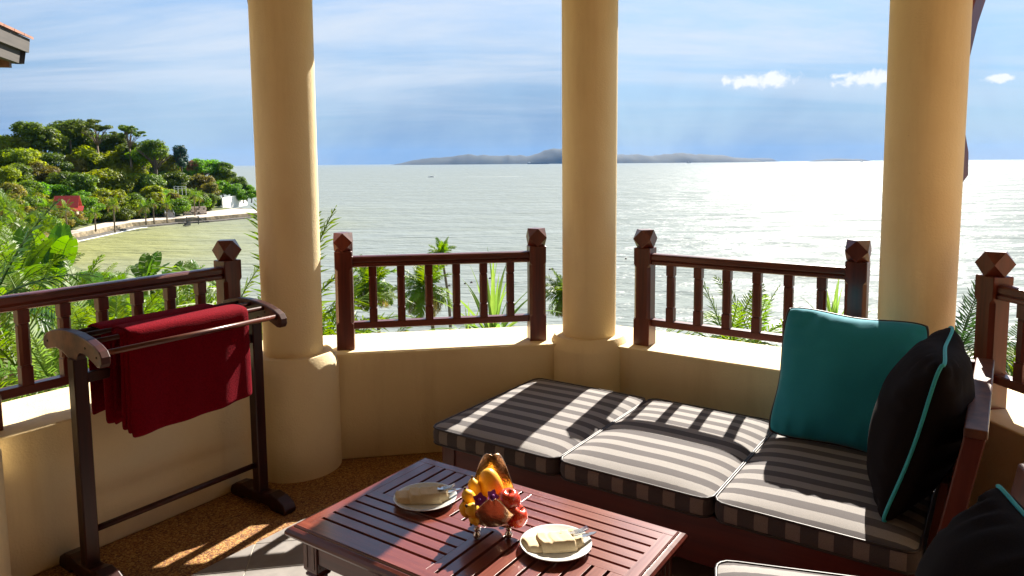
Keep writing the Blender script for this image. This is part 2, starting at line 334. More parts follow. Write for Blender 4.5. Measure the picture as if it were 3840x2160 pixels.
# ------------------------------------------------------------------ helpers
COL = scene.collection
def tag(o, label=None, cat=None, group=None, kind=None):
    if label: o['label'] = label
    if cat: o['category'] = cat
    if group: o['group'] = group
    if kind: o['kind'] = kind
    return o
def empty(name, loc=(0, 0, 0), rz=0.0, label=None, cat=None, group=None):
    o = bpy.data.objects.new(name, None); COL.objects.link(o)
    o.location = loc; o.rotation_euler = (0, 0, rz); o.empty_display_size = 0.1
    return tag(o, label, cat, group)
def link_mesh(name, me, parent=None, loc=None, rot=None, scale=None):
    o = bpy.data.objects.new(name, me); COL.objects.link(o)
    if parent: o.parent = parent
    if loc is not None: o.location = loc
    if rot is not None: o.rotation_euler = rot
    if scale is not None: o.scale = scale if not isinstance(scale, (int, float)) else (scale,) * 3
    return o
def copy_tree(o, parent=None):
    c = o.copy(); COL.objects.link(c); c.parent = parent
    for ch in o.children: copy_tree(ch, c)
    return c

class MB:
    """collects vertices and faces for ONE mesh"""
    def __init__(s): s.v = []; s.f = []; s.mi = []
    def add(s, verts, faces, mi=0, M=None):
        k = len(s.v)
        if M is not None: verts = [M @ Vector(p) for p in verts]
        s.v += [tuple(p) for p in verts]
        s.f += [tuple(i + k for i in f) for f in faces]; s.mi += [mi] * len(faces)
        return s
    def box(s, x0, x1, y0, y1, z0, z1, mi=0, M=None):
        return s.add([(x0, y0, z0), (x1, y0, z0), (x1, y1, z0), (x0, y1, z0), (x0, y0, z1), (x1, y0, z1), (x1, y1, z1), (x0, y1, z1)],
                     [(0, 3, 2, 1), (4, 5, 6, 7), (0, 1, 5, 4), (1, 2, 6, 5), (2, 3, 7, 6), (3, 0, 4, 7)], mi, M)
    def loft(s, rings, mi=0, M=None, cap=True, closed=True):
        n = len(rings[0]); v = [p for r in rings for p in r]; f = []
        for i in range(len(rings) - 1):
            for j in range(n if closed else n - 1):
                a = i * n + j; b = i * n + (j + 1) % n
                f.append((a, b, b + n, a + n))
        if cap and closed:
            f.append(tuple(range(n - 1, -1, -1))); f.append(tuple((len(rings) - 1) * n + j for j in range(n)))
        return s.add(v, f, mi, M)
    def lathe(s, prof, seg=32, mi=0, M=None, cap=True):
        return s.loft([[(r * cos(2 * pi * j / seg), r * sin(2 * pi * j / seg), z) for j in range(seg)] for r, z in prof], mi, M, cap)
    def tube(s, pts, rad, seg=8, mi=0, cap=True, closed=False):
        pts = [Vector(p) for p in pts]; n = len(pts); rings = []; up = None
        for i, p in enumerate(pts):
            a = pts[(i - 1) % n] if closed else pts[max(i - 1, 0)]
            b = pts[(i + 1) % n] if closed else pts[min(i + 1, n - 1)]
            d = (b - a).normalized()
            if up is None:
                up = Vector((0, 0, 1)) if abs(d.z) < 0.9 else Vector((1, 0, 0))
            x = d.cross(up)
            if x.length < 1e-6: x = d.cross(Vector((0.3, 1, 0.2)))
            x.normalize(); y = x.cross(d); y.normalize(); up = y
            r = rad[i] if isinstance(rad, (list, tuple)) else rad
            rings.append([p + x * (r * cos(2 * pi * j / seg)) + y * (r * sin(2 * pi * j / seg)) for j in range(seg)])
        if closed: rings.append(rings[0]); cap = False
        return s.loft(rings, mi, None, cap)
    def prism(s, poly, z0, z1, mi=0, M=None):
        return s.loft([[(x, y, z0) for x, y in poly], [(x, y, z1) for x, y in poly]], mi, M)
    def mesh(s, name, mats, smooth=False):
        me = bpy.data.meshes.new(name); me.from_pydata(s.v, [], s.f)
        for m in (mats if isinstance(mats, (list, tuple)) else [mats]): me.materials.append(MATS[m] if isinstance(m, str) else m)
        if any(s.mi): me.polygons.foreach_set('material_index', s.mi)
        if smooth: me.polygons.foreach_set('use_smooth', [True] * len(s.f))
        me.update(); return me
    def build(s, name, mats, parent=None, smooth=False, bevel=0.0, seg=2, **k):
        o = link_mesh(name, s.mesh(name, mats, smooth), parent, **k)
        if bevel:
            b = o.modifiers.new('bevel', 'BEVEL'); b.width = bevel; b.segments = seg; b.limit_method = 'ANGLE'; b.angle_limit = radians(35)
        return o
def autosmooth(o, ang=40):
    me = o.data; me.polygons.foreach_set('use_smooth', [True] * len(me.polygons))
    me.set_sharp_from_angle(angle=radians(ang)); return o
def ss(a, b, x):
    t = min(1, max(0, (x - a) / (b - a))); return t * t * (3 - 2 * t)

# ------------------------------------------------------------------ the pavilion: plan frames of the parapet walls
# each wall: heading in degrees, distance of its inner face from the eye point (along the outward normal)
WALLS = {1: (55.0, 3.000), 2: (9.5, 3.785), 3: (-34.5, 3.460), 4: (-80.0, 2.234)}
def fr(i):
    a = radians(WALLS[i][0]); return Vector((cos(a), sin(a))), Vector((-sin(a), cos(a))), WALLS[i][1], a
def isect(i, j, off):
    t1, n1, d1, _ = fr(i); t2, n2, d2, _ = fr(j)
    det = n1.x * n2.y - n1.y * n2.x; a, b = d1 + off, d2 + off
    return Vector(((a * n2.y - b * n1.y) / det, (n1.x * b - n2.x * a) / det))
LEDGE, LW = 0.565, 0.46
P1, P2, P3 = Vector((-1.12, 3.63)), Vector((0.425, 3.97)), Vector((1.745, 3.09))
t1, n1, d1, a1 = fr(1); t4, n4, d4, a4 = fr(4)
P0 = t1 * 0.79 + n1 * 3.0
P4 = P3 + t4 * 1.58
CEN = Vector((0.0, 1.93))

def footprint(i):
    t, n, d, a = fr(i)
    I0 = isect(i - 1, i, 0) if i > 1 else t * 0.80 + n * d
    O0 = isect(i - 1, i, LW) if i > 1 else t * 0.62 + n * (d + LW)
    I1 = isect(i, i + 1, 0) if i < 4 else t * (-0.9) + n * d
    O1 = isect(i, i + 1, LW) if i < 4 else t * (-0.7) + n * (d + LW)
    return [I0 + t * .001, I1 - t * .001, O1 - t * .001, O0 + t * .001]
wall_labels = {1: 'low cream parapet wall behind the towel rack', 2: 'low cream parapet wall between the two columns left of the daybed',
               3: 'low cream parapet wall behind the striped seat cushions', 4: 'low cream parapet wall beyond the raked sofa end'}
for i in WALLS:
    fp = footprint(i); c = sum(fp, Vector((0, 0))) / 4
    o = MB().prism([(p - c)[:] for p in fp], 0.0, LEDGE).build('parapet_wall', 'plaster', bevel=0.007, seg=3, loc=(c.x, c.y, 0))
    tag(o, wall_labels[i], 'wall', 'parapet walls of the pavilion')
    autosmooth(o, 30)

def eave_bracket(parent, ang):
    """curved wooden bracket that carries the eave, on the outer face of a column"""
    R = Matrix.Rotation(ang, 4, 'Z')
    cl = [(0.13, 1.43, .025), (0.24, 1.44, .03), (0.310, 1.495, .04), (0.300, 1.57, .04), (0.255, 1.68, .035), (0.245, 1.82, .035), (0.262, 1.98, .035), (0.325, 2.16, .04), (0.42, 2.34, .045), (0.54, 2.55, .05)]
    rings = []
    for k, (r, z, h) in enumerate(cl):
        a = cl[max(k - 1, 0)]; b = cl[min(k + 1, len(cl) - 1)]
        dx, dz = b[0] - a[0], b[1] - a[1]; l = hypot(dx, dz); nx, nz = dz / l, -dx / l
        rings.append([(r + nx * h, -.028, z + nz * h), (r + nx * h, .028, z + nz * h), (r - nx * h, .028, z - nz * h), (r - nx * h, -.028, z - nz * h)])
    mb = MB().loft(rings, 0, R)
    mb.box(0.10, 0.28, -.03, .03, 1.80, 1.86, 0, R)
    return mb.build('eave_bracket', 'wood', parent, bevel=0.006)
col_lab = {0: 'cream column at the far end of the towel rack wall', 1: 'cream column beside the towel rack', 2: 'cream column standing behind the daybed',
           3: 'cream column behind the teal cushion', 4: 'cream column at the end of the right parapet'}
for i, P in enumerate((P0, P1, P2, P3, P4)):
    e = empty('column', (P.x, P.y, 0), 0, col_lab[i], 'column', 'round columns of the pavilion')
    pl = [(0.2225, -0.02), (0.2225, 0.535), (0.2205, 0.545), (0.193, 0.594), (0.189, 0.600), (0.12, 0.601)]
    autosmooth(MB().lathe(pl, 64).build('plinth', 'plaster', e), 35)
    sh = [(0.1465 + 0.0045 * k / 12, 0.599 + k / 12 * 2.1) for k in range(13)]
    autosmooth(MB().lathe(sh, 64).build('shaft', 'plaster', e), 60)
    out = (P - CEN)
    eave_bracket(e, atan2(out.y, out.x))

# ------------------------------------------------------------------ railings
def chamf(w, c, z):
    h = w / 2
    return [(-h + c, -h, z), (h - c, -h, z), (h, -h + c, z), (h, h - c, z), (h - c, h, z), (-h + c, h, z), (-h, h - c, z), (-h, -h + c, z)]
PW = 0.092
post_me = MB().loft([chamf(PW, .003, 0), chamf(PW, .003, .137), chamf(PW, .015, .150), chamf(PW, .015, .425), chamf(PW, .003, .440), chamf(PW, .003, .525), chamf(PW - .006, .003, .528)]).mesh('post', 'wood')
h = 0.0485
vv = [(x * h, y * h, 0) for x in (-1, 1) for y in (-1, 1)] + [(x * h, 0, z * h) for x in (-1, 1) for z in (-1, 1)] + [(0, y * h, z * h) for y in (-1, 1) for z in (-1, 1)]
import bmesh
bm = bmesh.new()
for p in vv: bm.verts.new(p)
bmesh.ops.convex_hull(bm, input=bm.verts)
bmesh.ops.dissolve_limit(bm, angle_limit=0.02, verts=bm.verts, edges=bm.edges)
finial_me = bpy.data.meshes.new('finial'); bm.to_mesh(finial_me); bm.free(); finial_me.materials.append(MATS['wood'])
bw = 0.042
def bal_ring(c, z, w=bw): return chamf(w, c, z)
bal_me = MB().loft([bal_ring(.002, 0), bal_ring(.002, .072), bal_ring(.004, .074, bw - .006), bal_ring(.004, .079, bw - .006), bal_ring(.0095, .081), bal_ring(.0095, .236), bal_ring(.004, .238, bw - .006), bal_ring(.004, .243, bw - .006), bal_ring(.002, .245), bal_ring(.002, .300)]).mesh('baluster', 'wood')
def extrude_x(prof, x0, x1): return MB().loft([[(x0, y, z) for y, z in prof], [(x1, y, z) for y, z in prof]])
def sym(half): return half + [(-y, z) for y, z in reversed(half)]
TOPR = [(y, z) for y, z in sym([(-.024, 1.004), (-.031, 1.009), (-.031, 1.022), (-.024, 1.027), (-.031, 1.033), (-.031, 1.052), (-.026, 1.060), (-.014, 1.064)])]
TOPR = TOPR[:]  # closed profile
BOTR = sym([(-.022, .672), (-.024, .675), (-.024, .704), (-.022, .709)])
def railing(i, s0, label, nseg=7, sp=1.043 / 7, other_post=True):
    t, n, d, a = fr(i)
    e = empty('balcony_railing', (*(t * s0 + n * (d + .129)), LEDGE), a, label, 'railing', 'dark wooden balcony railings')
    ln = sp * nseg
    for x in ((0, ln) if other_post else (0,)):
        p = link_mesh('post', post_me, e, (x, 0, 0))
        f = link_mesh('finial', finial_me, p, (0, 0, .528 + .0475))
        MB().box(-.026, .026, -.026, .026, .526, .535).build('finial_neck', 'wood', p)
    for nm, pr in (('top_rail', TOPR), ('bottom_rail', BOTR)):
        o = extrude_x([(y, z - LEDGE) for y, z in pr], PW / 2 - .004, ln - PW / 2 + .004).build(nm, 'wood_x', e, bevel=.002)
    for k in range(1, nseg):
        link_mesh('baluster', bal_me, e, (k * sp, 0, .709 - LEDGE - .002))
    return e
railing(1, 1.020, 'dark wooden railing behind the red towel rack')
railing(2, -0.252, 'dark wooden railing between the two left columns')
railing(3, -1.600, 'dark wooden railing above the striped daybed')
railing(4, -2.455, 'dark wooden railing beyond the raked sofa end')

# ------------------------------------------------------------------ floor: pebble-wash border and grey tiles
oct_in = [P0 + n1 * .2 - t1 * 1.2] + [isect(1, 2, .2), isect(2, 3, .2), isect(3, 4, .2)] + [P4 + n4 * .2 + t4 * 1.6, Vector((2.2, -1.2)), Vector((-3.0, -1.2))]
oct_in = [p for p in reversed(oct_in)]
fl = MB().prism([p[:] for p in oct_in], -0.30, 0.0).build('floor', 'pebble_wash'); tag(fl, kind='structure')
# tile field: octagon set in from the walls
def inset(off):
    pts = [fr(1)[0] * (-0.6) + fr(1)[1] * (d1 - off)]
    pts += [isect(1, 2, -off), isect(2, 3, -off), isect(3, 4, -off)]
    pts += [t4 * 1.4 + n4 * (d4 - off)]
    return list(reversed(pts))
field = inset(0.505)
def clip(poly, cl):
    out = poly
    for k in range(len(cl)):
        a, b = cl[k], cl[(k + 1) % len(cl)]; res = []
        inside = lambda p: (b.x - a.x) * (p.y - a.y) - (b.y - a.y) * (p.x - a.x) >= 0
        for m in range(len(out)):
            p, q = out[m], out[(m + 1) % len(out)]
            if inside(p): res.append(p)
            if inside(p) != inside(q):
                d_ = q - p; e_ = b - a
                den = d_.x * e_.y - d_.y * e_.x
                u_ = ((a.x - p.x) * e_.y - (a.y - p.y) * e_.x) / den
                res.append(p + d_ * u_)
        out = res
        if not out: return []
    return out
gr = MB().prism([p[:] for p in field], 0.0005, 0.003).build('grout', 'grout', fl)
t2, n2, d2, a2 = fr(2)
gx, gy = 0.3975, 0.1985
org = Vector((-1.0605, 2.829))
for ix in range(-4, 9):
    for iy in range(-16, 5):
        c0 = org + t2 * (ix * gx) + n2 * (iy * gy)
        q = [c0 + t2 * .003 + n2 * .003, c0 + t2 * (gx - .003) + n2 * .003, c0 + t2 * (gx - .003) + n2 * (gy - .003), c0 + t2 * .003 + n2 * (gy - .003)]
        q = clip(q, field)
        if len(q) < 3: continue
        area = 0.5 * abs(sum(q[k].x * q[(k + 1) % len(q)].y - q[(k + 1) % len(q)].x * q[k].y for k in range(len(q))))
        if area < 1e-4: continue
        c = sum(q, Vector((0, 0))) / len(q)
        if c.y < 0.1: continue
        o = MB().prism([(p - c)[:] for p in q], 0, .0075 + random.uniform(-.0004, .0004)).build('tile', 'tile', fl, loc=(c.x, c.y, 0.0))

# ------------------------------------------------------------------ roof over the pavilion and the room behind (out of the picture; they shade it)
def ring_pts(off, z):
    p = [t1 * (-0.9) + n1 * (d1 + off), isect(1, 2, off), isect(2, 3, off), isect(3, 4, off), t4 * 1.2 + n4 * (d4 + off)]
    return [(q.x, q.y, z) for q in p] + [(p[-1].x, -1.6, z), (p[0].x, -1.6, z)]
roof = empty('pavilion_roof', (0, 0, 2.6), 0, 'tiled pavilion roof above the columns', 'roof')
o_e, o_t = ring_pts(0.55, 0.0), ring_pts(0.55, 0.12)
mb = MB(); n_ = len(o_e)
mb.loft([o_e, o_t], cap=False); mb.build('fascia', 'wood', roof)
inn = ring_pts(-0.2, 0.32)
MB().add(o_e + inn, [(k, (k + 1) % n_, (k + 1) % n_ + n_, k + n_) for k in range(n_)] + [tuple(range(n_, 2 * n_))]).build('soffit', 'soffit_paint', roof)
apex = (0, 1.9, 1.9)
MB().add([(x * 1.01, y * 1.005, z + .01) for x, y, z in o_t] + [apex], [(k, (k + 1) % n_, n_) for k in range(n_)]).build('roof_slope', 'roof_tile', roof)
hw = empty('room_wall', (0, 0, 0), 0, 'dark timber villa facade and room behind the seating', 'wall')
MB().box(-9, -1.45, .05, .30, -3, 3.6).build('facade', 'ceiling_paint', hw); MB().box(1.45, 9, .05, .30, -3, 3.6).build('facade', 'ceiling_paint', hw)
MB().box(-1.45, 1.45, .05, .30, 2.45, 3.6).build('lintel', 'ceiling_paint', hw)
MB().box(-3.4, 3.4, -4.2, -4.0, -.1, 2.9).build('back_wall', 'ceiling_paint', hw)
for x in (-3.4, 3.3): MB().box(x, x + .1, -4.0, .05, -.1, 2.9).build('side_wall', 'ceiling_paint', hw)
MB().box(-3.4, 3.4, -4.0, .05, 2.9, 3.0).build('room_ceiling', 'ceiling_paint', hw)
MB().box(-3.4, 3.4, -4.2, -1.2, -.2, -.02).build('room_floor', 'wood_x', hw)
# ------------------------------------------------------------------ towel rack
rk = empty('towel_rack', (*(t1 * 1.215 + n1 * 2.80), 0), a1, 'dark wooden towel stand holding a red towel', 'towel rack')
RL = 0.75
def arm_mesh():
    top = [(-.215, .885), (-.20, .905), (-.165, .921), (-.11, .937), (-.04, .948), (.04, .951), (.10, .947), (.16, .937), (.205, .922), (.225, .905)]
    bot = [(.232, .890), (.228, .868), (.205, .858), (.175, .866), (.13, .874), (.085, .868), (.055, .858), (.035, .848), (-.030, .848), (-.040, .866), (-.058, .880), (-.085, .882), (-.12, .872), (-.160, .856), (-.185, .846), (-.205, .846), (-.216, .862)]
    return top + bot
prof = list(reversed(arm_mesh()))
arm_b = MB().loft([[(-.017, y, z) for y, z in prof], [(.017, y, z) for y, z in prof]])
arm_b.mi = [1] * (len(arm_b.f) - 2) + [0, 0]
arm_me = arm_b.mesh('rack_arm', ['worn_wood', 'dark_wood'])
for x in (0, RL):
    a_ = link_mesh('rack_arm', arm_me, rk, (x, 0, 0)); b = a_.modifiers.new('bevel', 'BEVEL'); b.width = .004; b.segments = 2; b.limit_method = 'ANGLE'; b.angle_limit = radians(40)
    for y, z in ((-.185, .882), (-.105, .905), (.19, .893)):
        MB().lathe([(.0045, 0), (.0045, .0015)], 10, M=Matrix.Translation((-.0175, y, z)) @ Matrix.Rotation(radians(-90), 4, 'Y')).build('screw_hole', 'dark_hole', a_)
    w2 = .024
    MB().loft([chamf(.050, .004, .035), chamf(.050, .004, .85)]).build('post', 'dark_wood', rk, loc=(x, 0, 0))
    ft = [(-.205, 0), (-.21, .02), (-.195, .045), (-.15, .066), (-.10, .075), (-.05, .062), (.05, .062), (.10, .075), (.15, .066), (.185, .045), (.195, .02), (.19, 0), (.11, 0), (.09, .016), (-.09, .016), (-.11, 0)]
    ft = list(reversed(ft))
    MB().loft([[(-.032, y, z) for y, z in ft], [(.032, y, z) for y, z in ft]]).build('foot', 'dark_wood', rk, bevel=.006, loc=(x, 0, 0))
RODS = [(-.185, .893), (-.093, .921), (.0, .930), (.095, .926), (.185, .900)]
for k, (y, z) in enumerate(RODS):
    MB().tube([(.012, y, z), (RL - .012, y, z)], .0105 if k == 0 else .0095, 10).build('hanging_rod', 'rod_wood' if k == 0 else 'dark_wood', rk, smooth=True)
MB().box(.025, RL - .025, -.012, .012, .752, .790).build('cross_rail', 'dark_wood', rk, bevel=.004)
MB().tube([(.022, .01, .180), (RL - .022, .01, .180)], .0125, 10).build('stretcher', 'dark_wood', rk, smooth=True)

# ------------------------------------------------------------------ red towel folded over the rods
def towel():
    mb = MB(); nx = 34
    def sheet(yf, yb, ztop, zf, zb, x0, x1, seed, th=.006):
        path = []
        for k in range(13): path.append((yf, zf + (ztop - .02 - zf) * k / 12))
        for k in range(1, 6):
            a = pi - pi * k / 6; path.append(((yf + yb) / 2 + (yf - yb) / 2 * -cos(a) * 1.0 if False else (yf + yb) / 2 - (yb - yf) / 2 * cos(pi * k / 6), ztop - .02 + .02 * sin(pi * k / 6) ** .6))
        for k in range(13): path.append((yb, ztop - .02 - (ztop - .02 - zb) * k / 12))
        rows = []
        for j in range(nx + 1):
            u = j / nx; x = x0 + (x1 - x0) * u; row = []
            for (y, z) in path:
                dpt = max(0, ztop - z)
                sgn = -1 if y < (yf + yb) / 2 else 1
                wv = .013 * dpt / .4 * sin(u * 7 + seed) + .006 * dpt / .4 * sin(u * 21 + seed * 2.3 + dpt * 6)
                bulge = .016 * ss(0, .3, dpt) * (1 - abs(2 * u - 1) ** 3) * sgn
                edge = .010 * (ss(0, .06, u) * ss(0, .06, 1 - u))
                zz = z - (.028 * (1 - u) ** 2.5 + .003 * sin(u * 5 + seed)) * ss(.25, .42, dpt) 
                row.append((x + .012 * dpt / .4 * (0.5 - u) * -1, y + wv + bulge + edge * sgn, zz))
            rows.append(row)
        mb.loft(rows, cap=False, closed=False)
    sheet(-.132, -.008, .948, .560, .58, .122, .630, 0.3)
    sheet(-.118, -.030, .940, .572, .60, .114, .622, 1.1)
    sheet(-.102, -.052, .934, .580, .62, .106, .620, 2.2)
    sheet(.006, .112, .946, .590, .60, .092, .580, 3.4)
    return mb
tw = empty('towel', rk.location, a1, 'folded crimson velvet towel draped over the wooden stand', 'towel')
o = towel().build('cloth', 'towel_red', tw, smooth=True)
sd = o.modifiers.new('solid', 'SOLIDIFY'); sd.thickness = .011; sd.offset = 0
sb = o.modifiers.new('sub', 'SUBSURF'); sb.levels = 1; sb.render_levels = 1

# ------------------------------------------------------------------ coffee table
TZ = 0.42
TB = Vector((-0.34093, 2.69932)); TU = Vector((0.82671, -0.56262)); TV = Vector((-0.56262, -0.82671))
tb = empty('coffee_table', (TB.x, TB.y, 0), atan2(TU.y, TU.x), 'low slatted mahogany coffee table set with plates and fruit', 'table')
# local x = u, local y = -v
TLEN, TWID = 1.018, 0.618
def tpart(name, u0, u1, v0, v1, z0, z1, m, bev=.0007):
    cx, cy = (u0 + u1) / 2, -(v0 + v1) / 2
    return MB().box(u0 - cx, u1 - cx, -v1 - cy, -v0 - cy, z0 - TZ, z1 - TZ).build(name, m, tb, bevel=bev, loc=(cx, cy, TZ))
tk = .022; fb = .034; g = .0052
tpart('frame_board', 0, TLEN, 0, fb, TZ - tk, TZ, 'table_u'); tpart('frame_board', 0, TLEN, TWID - fb, TWID, TZ - tk, TZ, 'table_u')
tpart('frame_board', 0, fb, fb, TWID - fb, TZ - tk, TZ - .0004, 'table_v'); tpart('frame_board', TLEN - fb, TLEN, fb, TWID - fb, TZ - tk, TZ - .0004, 'table_v')
vm = TWID / 2; um = TLEN / 2
def slats(axis, a0, a1, b0, b1, slots):
    edges = [a0] + slots + [a1]
    for k in range(len(edges) - 1):
        lo = edges[k] + (g if k else 0); hi = edges[k + 1] - (g if k < len(slots) else 0)
        zt = TZ - .0006 - random.uniform(0, .0006)
        if axis == 'v': tpart('slat', b0, b1, lo, hi, TZ - tk, zt, 'table_u')
        else: tpart('slat', lo, hi, b0, b1, TZ - tk, zt, 'table_v')
slats('v', vm, TWID - fb, fb, um, [.351 + .0474 * k for k in range(5)])
slats('u', fb, um, fb, vm, [.078 + .0494 * k for k in range(9)])
slats('v', fb, vm, um, TLEN - fb, [TWID - .351 - .0474 * k for k in reversed(range(5))])
slats('u', um, TLEN - fb, vm, TWID - fb, [TLEN - .078 - .0494 * k for k in reversed(range(9))])
# stepped, rounded edge moulding and the frame below
def ring_sweep(name, prof, m, bev=0):
    rings = []
    for (off, z) in prof:
        rings.append([(-off, off, z), (TLEN + off, off, z), (TLEN + off, -TWID - off, z), (-off, -TWID - off, z)])
    rings.append(rings[0])
    rings = [list(r) for r in rings]
    return MB().loft([list(reversed(r)) for r in rings], cap=False).build(name, m, tb, bevel=bev)
ring_sweep('edge_moulding', [(.0008, TZ - .001), (.004, TZ - .003), (.005, TZ - .006), (.010, TZ - .006), (.019, TZ - .010), (.025, TZ - .018), (.026, TZ - .026), (.022, TZ - .034), (.012, TZ - .038), (.006, TZ - .044), (.0008, TZ - .044)], 'wood_x')
for (u0, u1, v0, v1) in ((.0, TLEN, .018, .040), (.0, TLEN, TWID - .040, TWID - .018), (.018, .040, .03, TWID - .03), (TLEN - .040, TLEN - .018, .03, TWID - .03)):
    tpart('apron', u0 + .03 if u0 == 0 else u0, u1 - .03 if u0 == 0 else u1, v0, v1, TZ - .120, TZ - .044, 'wood_x', .003)
for uu in (.045, TLEN - .045):
    for vv_ in (.045, TWID - .045):
        lg = MB().loft([chamf(.036, .003, 0), chamf(.044, .004, TZ - .185), chamf(.044, .004, TZ - .175), chamf(.056, .004, TZ - .170), chamf(.060, .004, TZ - .164), chamf(.050, .004, TZ - .158), chamf(.060, .004, TZ - .152), chamf(.066, .003, TZ - .146), chamf(.066, .003, TZ - .0225)]).build('leg', 'wood', tb, loc=(uu, -vv_, 0))
        for sx, sy in ((-1, 0), (0, -1), (1, 0), (0, 1)):
            for k in (-1, 1):
                tx, ty = (sx * .0331, k * .016) if sx else (k * .016, sy * .0331)
                MB().box(-.002 if sx else -.0065, .002 if sx else .0065, -.0065 if sx else -.002, .0065 if sx else .002, TZ - .138, TZ - .052).build('flute_bead', 'worn_wood', lg, bevel=.0015, loc=(tx, ty, 0))
knob = MB().lathe([(.004, 0), (.004, .010), (.011, .016), (.012, .021), (.008, .026), (0.001, .027)], 16, M=Matrix.Rotation(radians(90), 4, 'Y'))
knob.build('drawer_knob', 'brass', tb, smooth=True, loc=(TLEN - .018, -TWID / 2, TZ - .085))

def tpos(u, v, z=TZ): 
    p = TB + TU * u + TV * v; return Vector((p.x, p.y, z))
# plates
pl_me = MB().lathe([(.001, .006), (.066, .006), (.074, .008), (.100, .0185), (.1045, .0205), (.106, .020), (.1055, .018), (.078, .0045), (.070, .0005), (.062, 0), (.058, .002), (.001, .002)], 56, cap=False).mesh('plate', 'porcelain', True)
for k, (u, v, lab) in enumerate(((.240, .276, 'white plate left of the fruit stand'), (.757, .290, 'white plate near the table end with the drawer knob'))):
    p = link_mesh('plate', pl_me, None, tpos(u, v, TZ + .0002)); tag(p, lab, 'plate', 'white side plates')

def napkin_mesh():
    """soft folded pocket: a puffed slab with folds, plus the turned-over flap"""
    mb = MB()
    def puff(x0, x1, y0, y1, z0, hgt, seed, nx=22, ny=10):
        rows = []
        for i in range(nx + 1):
            u = i / nx; row = []
            for j in range(ny + 1):
                v = j / ny
                e = min(1, 16 * min(u, 1 - u) + .30) * min(1, 9 * min(v, 1 - v) + .12)
                n_ = mnoise.noise(Vector((u * 3 + seed, v * 2, seed))) * .16 + mnoise.noise(Vector((u * 9 + seed, v * 3, 2))) * .05
                cr = .18 * math.exp(-((u - .30 - .05 * v) / .035) ** 2)
                row.append((x0 + (x1 - x0) * u + .004 * sin(v * 5 + seed), y0 + (y1 - y0) * v + .004 * sin(u * 4 + seed), z0 + hgt * e ** .6 * (1 + n_ - cr)))
            rows.append(row)
        mb.loft(rows, cap=False, closed=False)
        b = [[(p[0], p[1], z0 - .001) for p in r] for r in rows]
        mb.loft([list(reversed(r)) for r in b], cap=False, closed=False)
        per = [r[0] for r in rows] + rows[-1][1:] + [r[-1] for r in reversed(rows[:-1])] + list(reversed(rows[0][1:-1]))
        perb = [(p[0], p[1], z0 - .001) for p in per]
        mb.loft([perb, per], cap=False)
    puff(-.100, .040, -.034, .034, 0, .020, 0.4)
    puff(-.052, .060, -.039, .039, .0, .027, 1.7)
    puff(.030, .092, -.028, -.002, 0, .026, 2.9, 12, 6)
    puff(.020, .075, .012, .036, 0, .026, 3.7, 12, 6)
    return mb
nk_me = napkin_mesh().mesh('napkin', 'napkin', True)
def cutlery(kind):
    mb = MB()
    if kind == 'knife':
        mb.loft([[(x, y - w, z) , (x, y + w, z), (x, y + w, z + .0022), (x, y - w, z + .0022)] for x, y, w, z in ((0, 0, .0035, 0), (.04, 0, .0045, 0), (.09, .0, .006, 0), (.10, 0, .0085, 0), (.15, .001, .0095, 0), (.175, .003, .006, 0), (.185, .006, .0012, 0))])
    else:
        mb.loft([[(x, -w, z), (x, w, z), (x, w, z + .002), (x, -w, z + .002)] for x, w, z in ((0, .0045, 0), (.05, .0035, .002), (.10, .003, .004), (.125, .009, .002), (.14, .0105, 0))])
        for k in range(4): mb.loft([[(x, -.009 + k * .006 - .0012, z), (x, -.009 + k * .006 + .0012, z), (x, -.009 + k * .006 + .0012, z + .0018), (x, -.009 + k * .006 - .0012, z + .0018)] for x, z in ((.139, 0), (.165, .001), (.182, .005))])
    return mb
kn_me, fk_me = cutlery('knife').mesh('knife', 'steel'), cutlery('fork').mesh('fork', 'steel')
for k, (u, v, rz, lab) in enumerate(((.232, .276, 9, 'on the plate left of the fruit stand'), (.752, .290, 12, 'on the plate near the drawer knob end'))):
    base = tpos(u, v, TZ + .0085); rz = radians(rz)
    o = link_mesh('napkin', nk_me, None, base, (0, 0, rz), (.92, 1.05, 1.0)); tag(o, 'folded beige cloth napkin ' + lab, 'napkin', 'folded napkins')
    for me, nm, dx, dy, dz, r2 in ((kn_me, 'knife', -.055, -.002, .006, -2), (fk_me, 'fork', -.072, .008, .008, 3)):
        q = Matrix.Rotation(rz, 3, 'Z') @ Vector((dx, dy, dz))
        c = link_mesh(nm, me, None, base + q, (0, radians(-6.0), rz + radians(r2))); tag(c, 'steel %s tucked in the napkin %s' % (nm, lab), nm, 'cutlery in the napkins')

# ------------------------------------------------------------------ fruit stand
BC = Vector((-0.067, 2.150, TZ))
fs = empty('fruit_stand', BC, radians(1.5), 'hammered metal leaf-shaped fruit stand on ball feet', 'fruit stand')
def leaf_dish():
    path = [(-.098, .124, .006), (-.095, .114, .014), (-.092, .096, .024), (-.089, .072, .036), (-.084, .046, .050), (-.072, .026, .063), (-.045, .018, .076), (-.01, .016, .082), (.03, .018, .080), (.06, .026, .074), (.078, .046, .066), (.088, .070, .058), (.096, .094, .053), (.103, .118, .049), (.109, .140, .044), (.114, .157, .037), (.118, .168, .029), (.120, .174, .018)]
    rows = []; nw = 18
    for (y, z, w) in path:
        row = []
        for j in range(nw + 1):
            a = -1 + 2 * j / nw
            lift = .040 * abs(a) ** 2.6 * (1 if abs(z) < .06 else max(0, 1 - (z - .06) / .08))
            notch = (-.004 * math.exp(-((a) / .18) ** 2) if z > .166 else 0)
            row.append((a * w, y + .012 * a * a * (1 if y > .07 else -.3), z + lift + notch))
        rows.append(row)
    return MB().loft(rows, cap=False, closed=False)
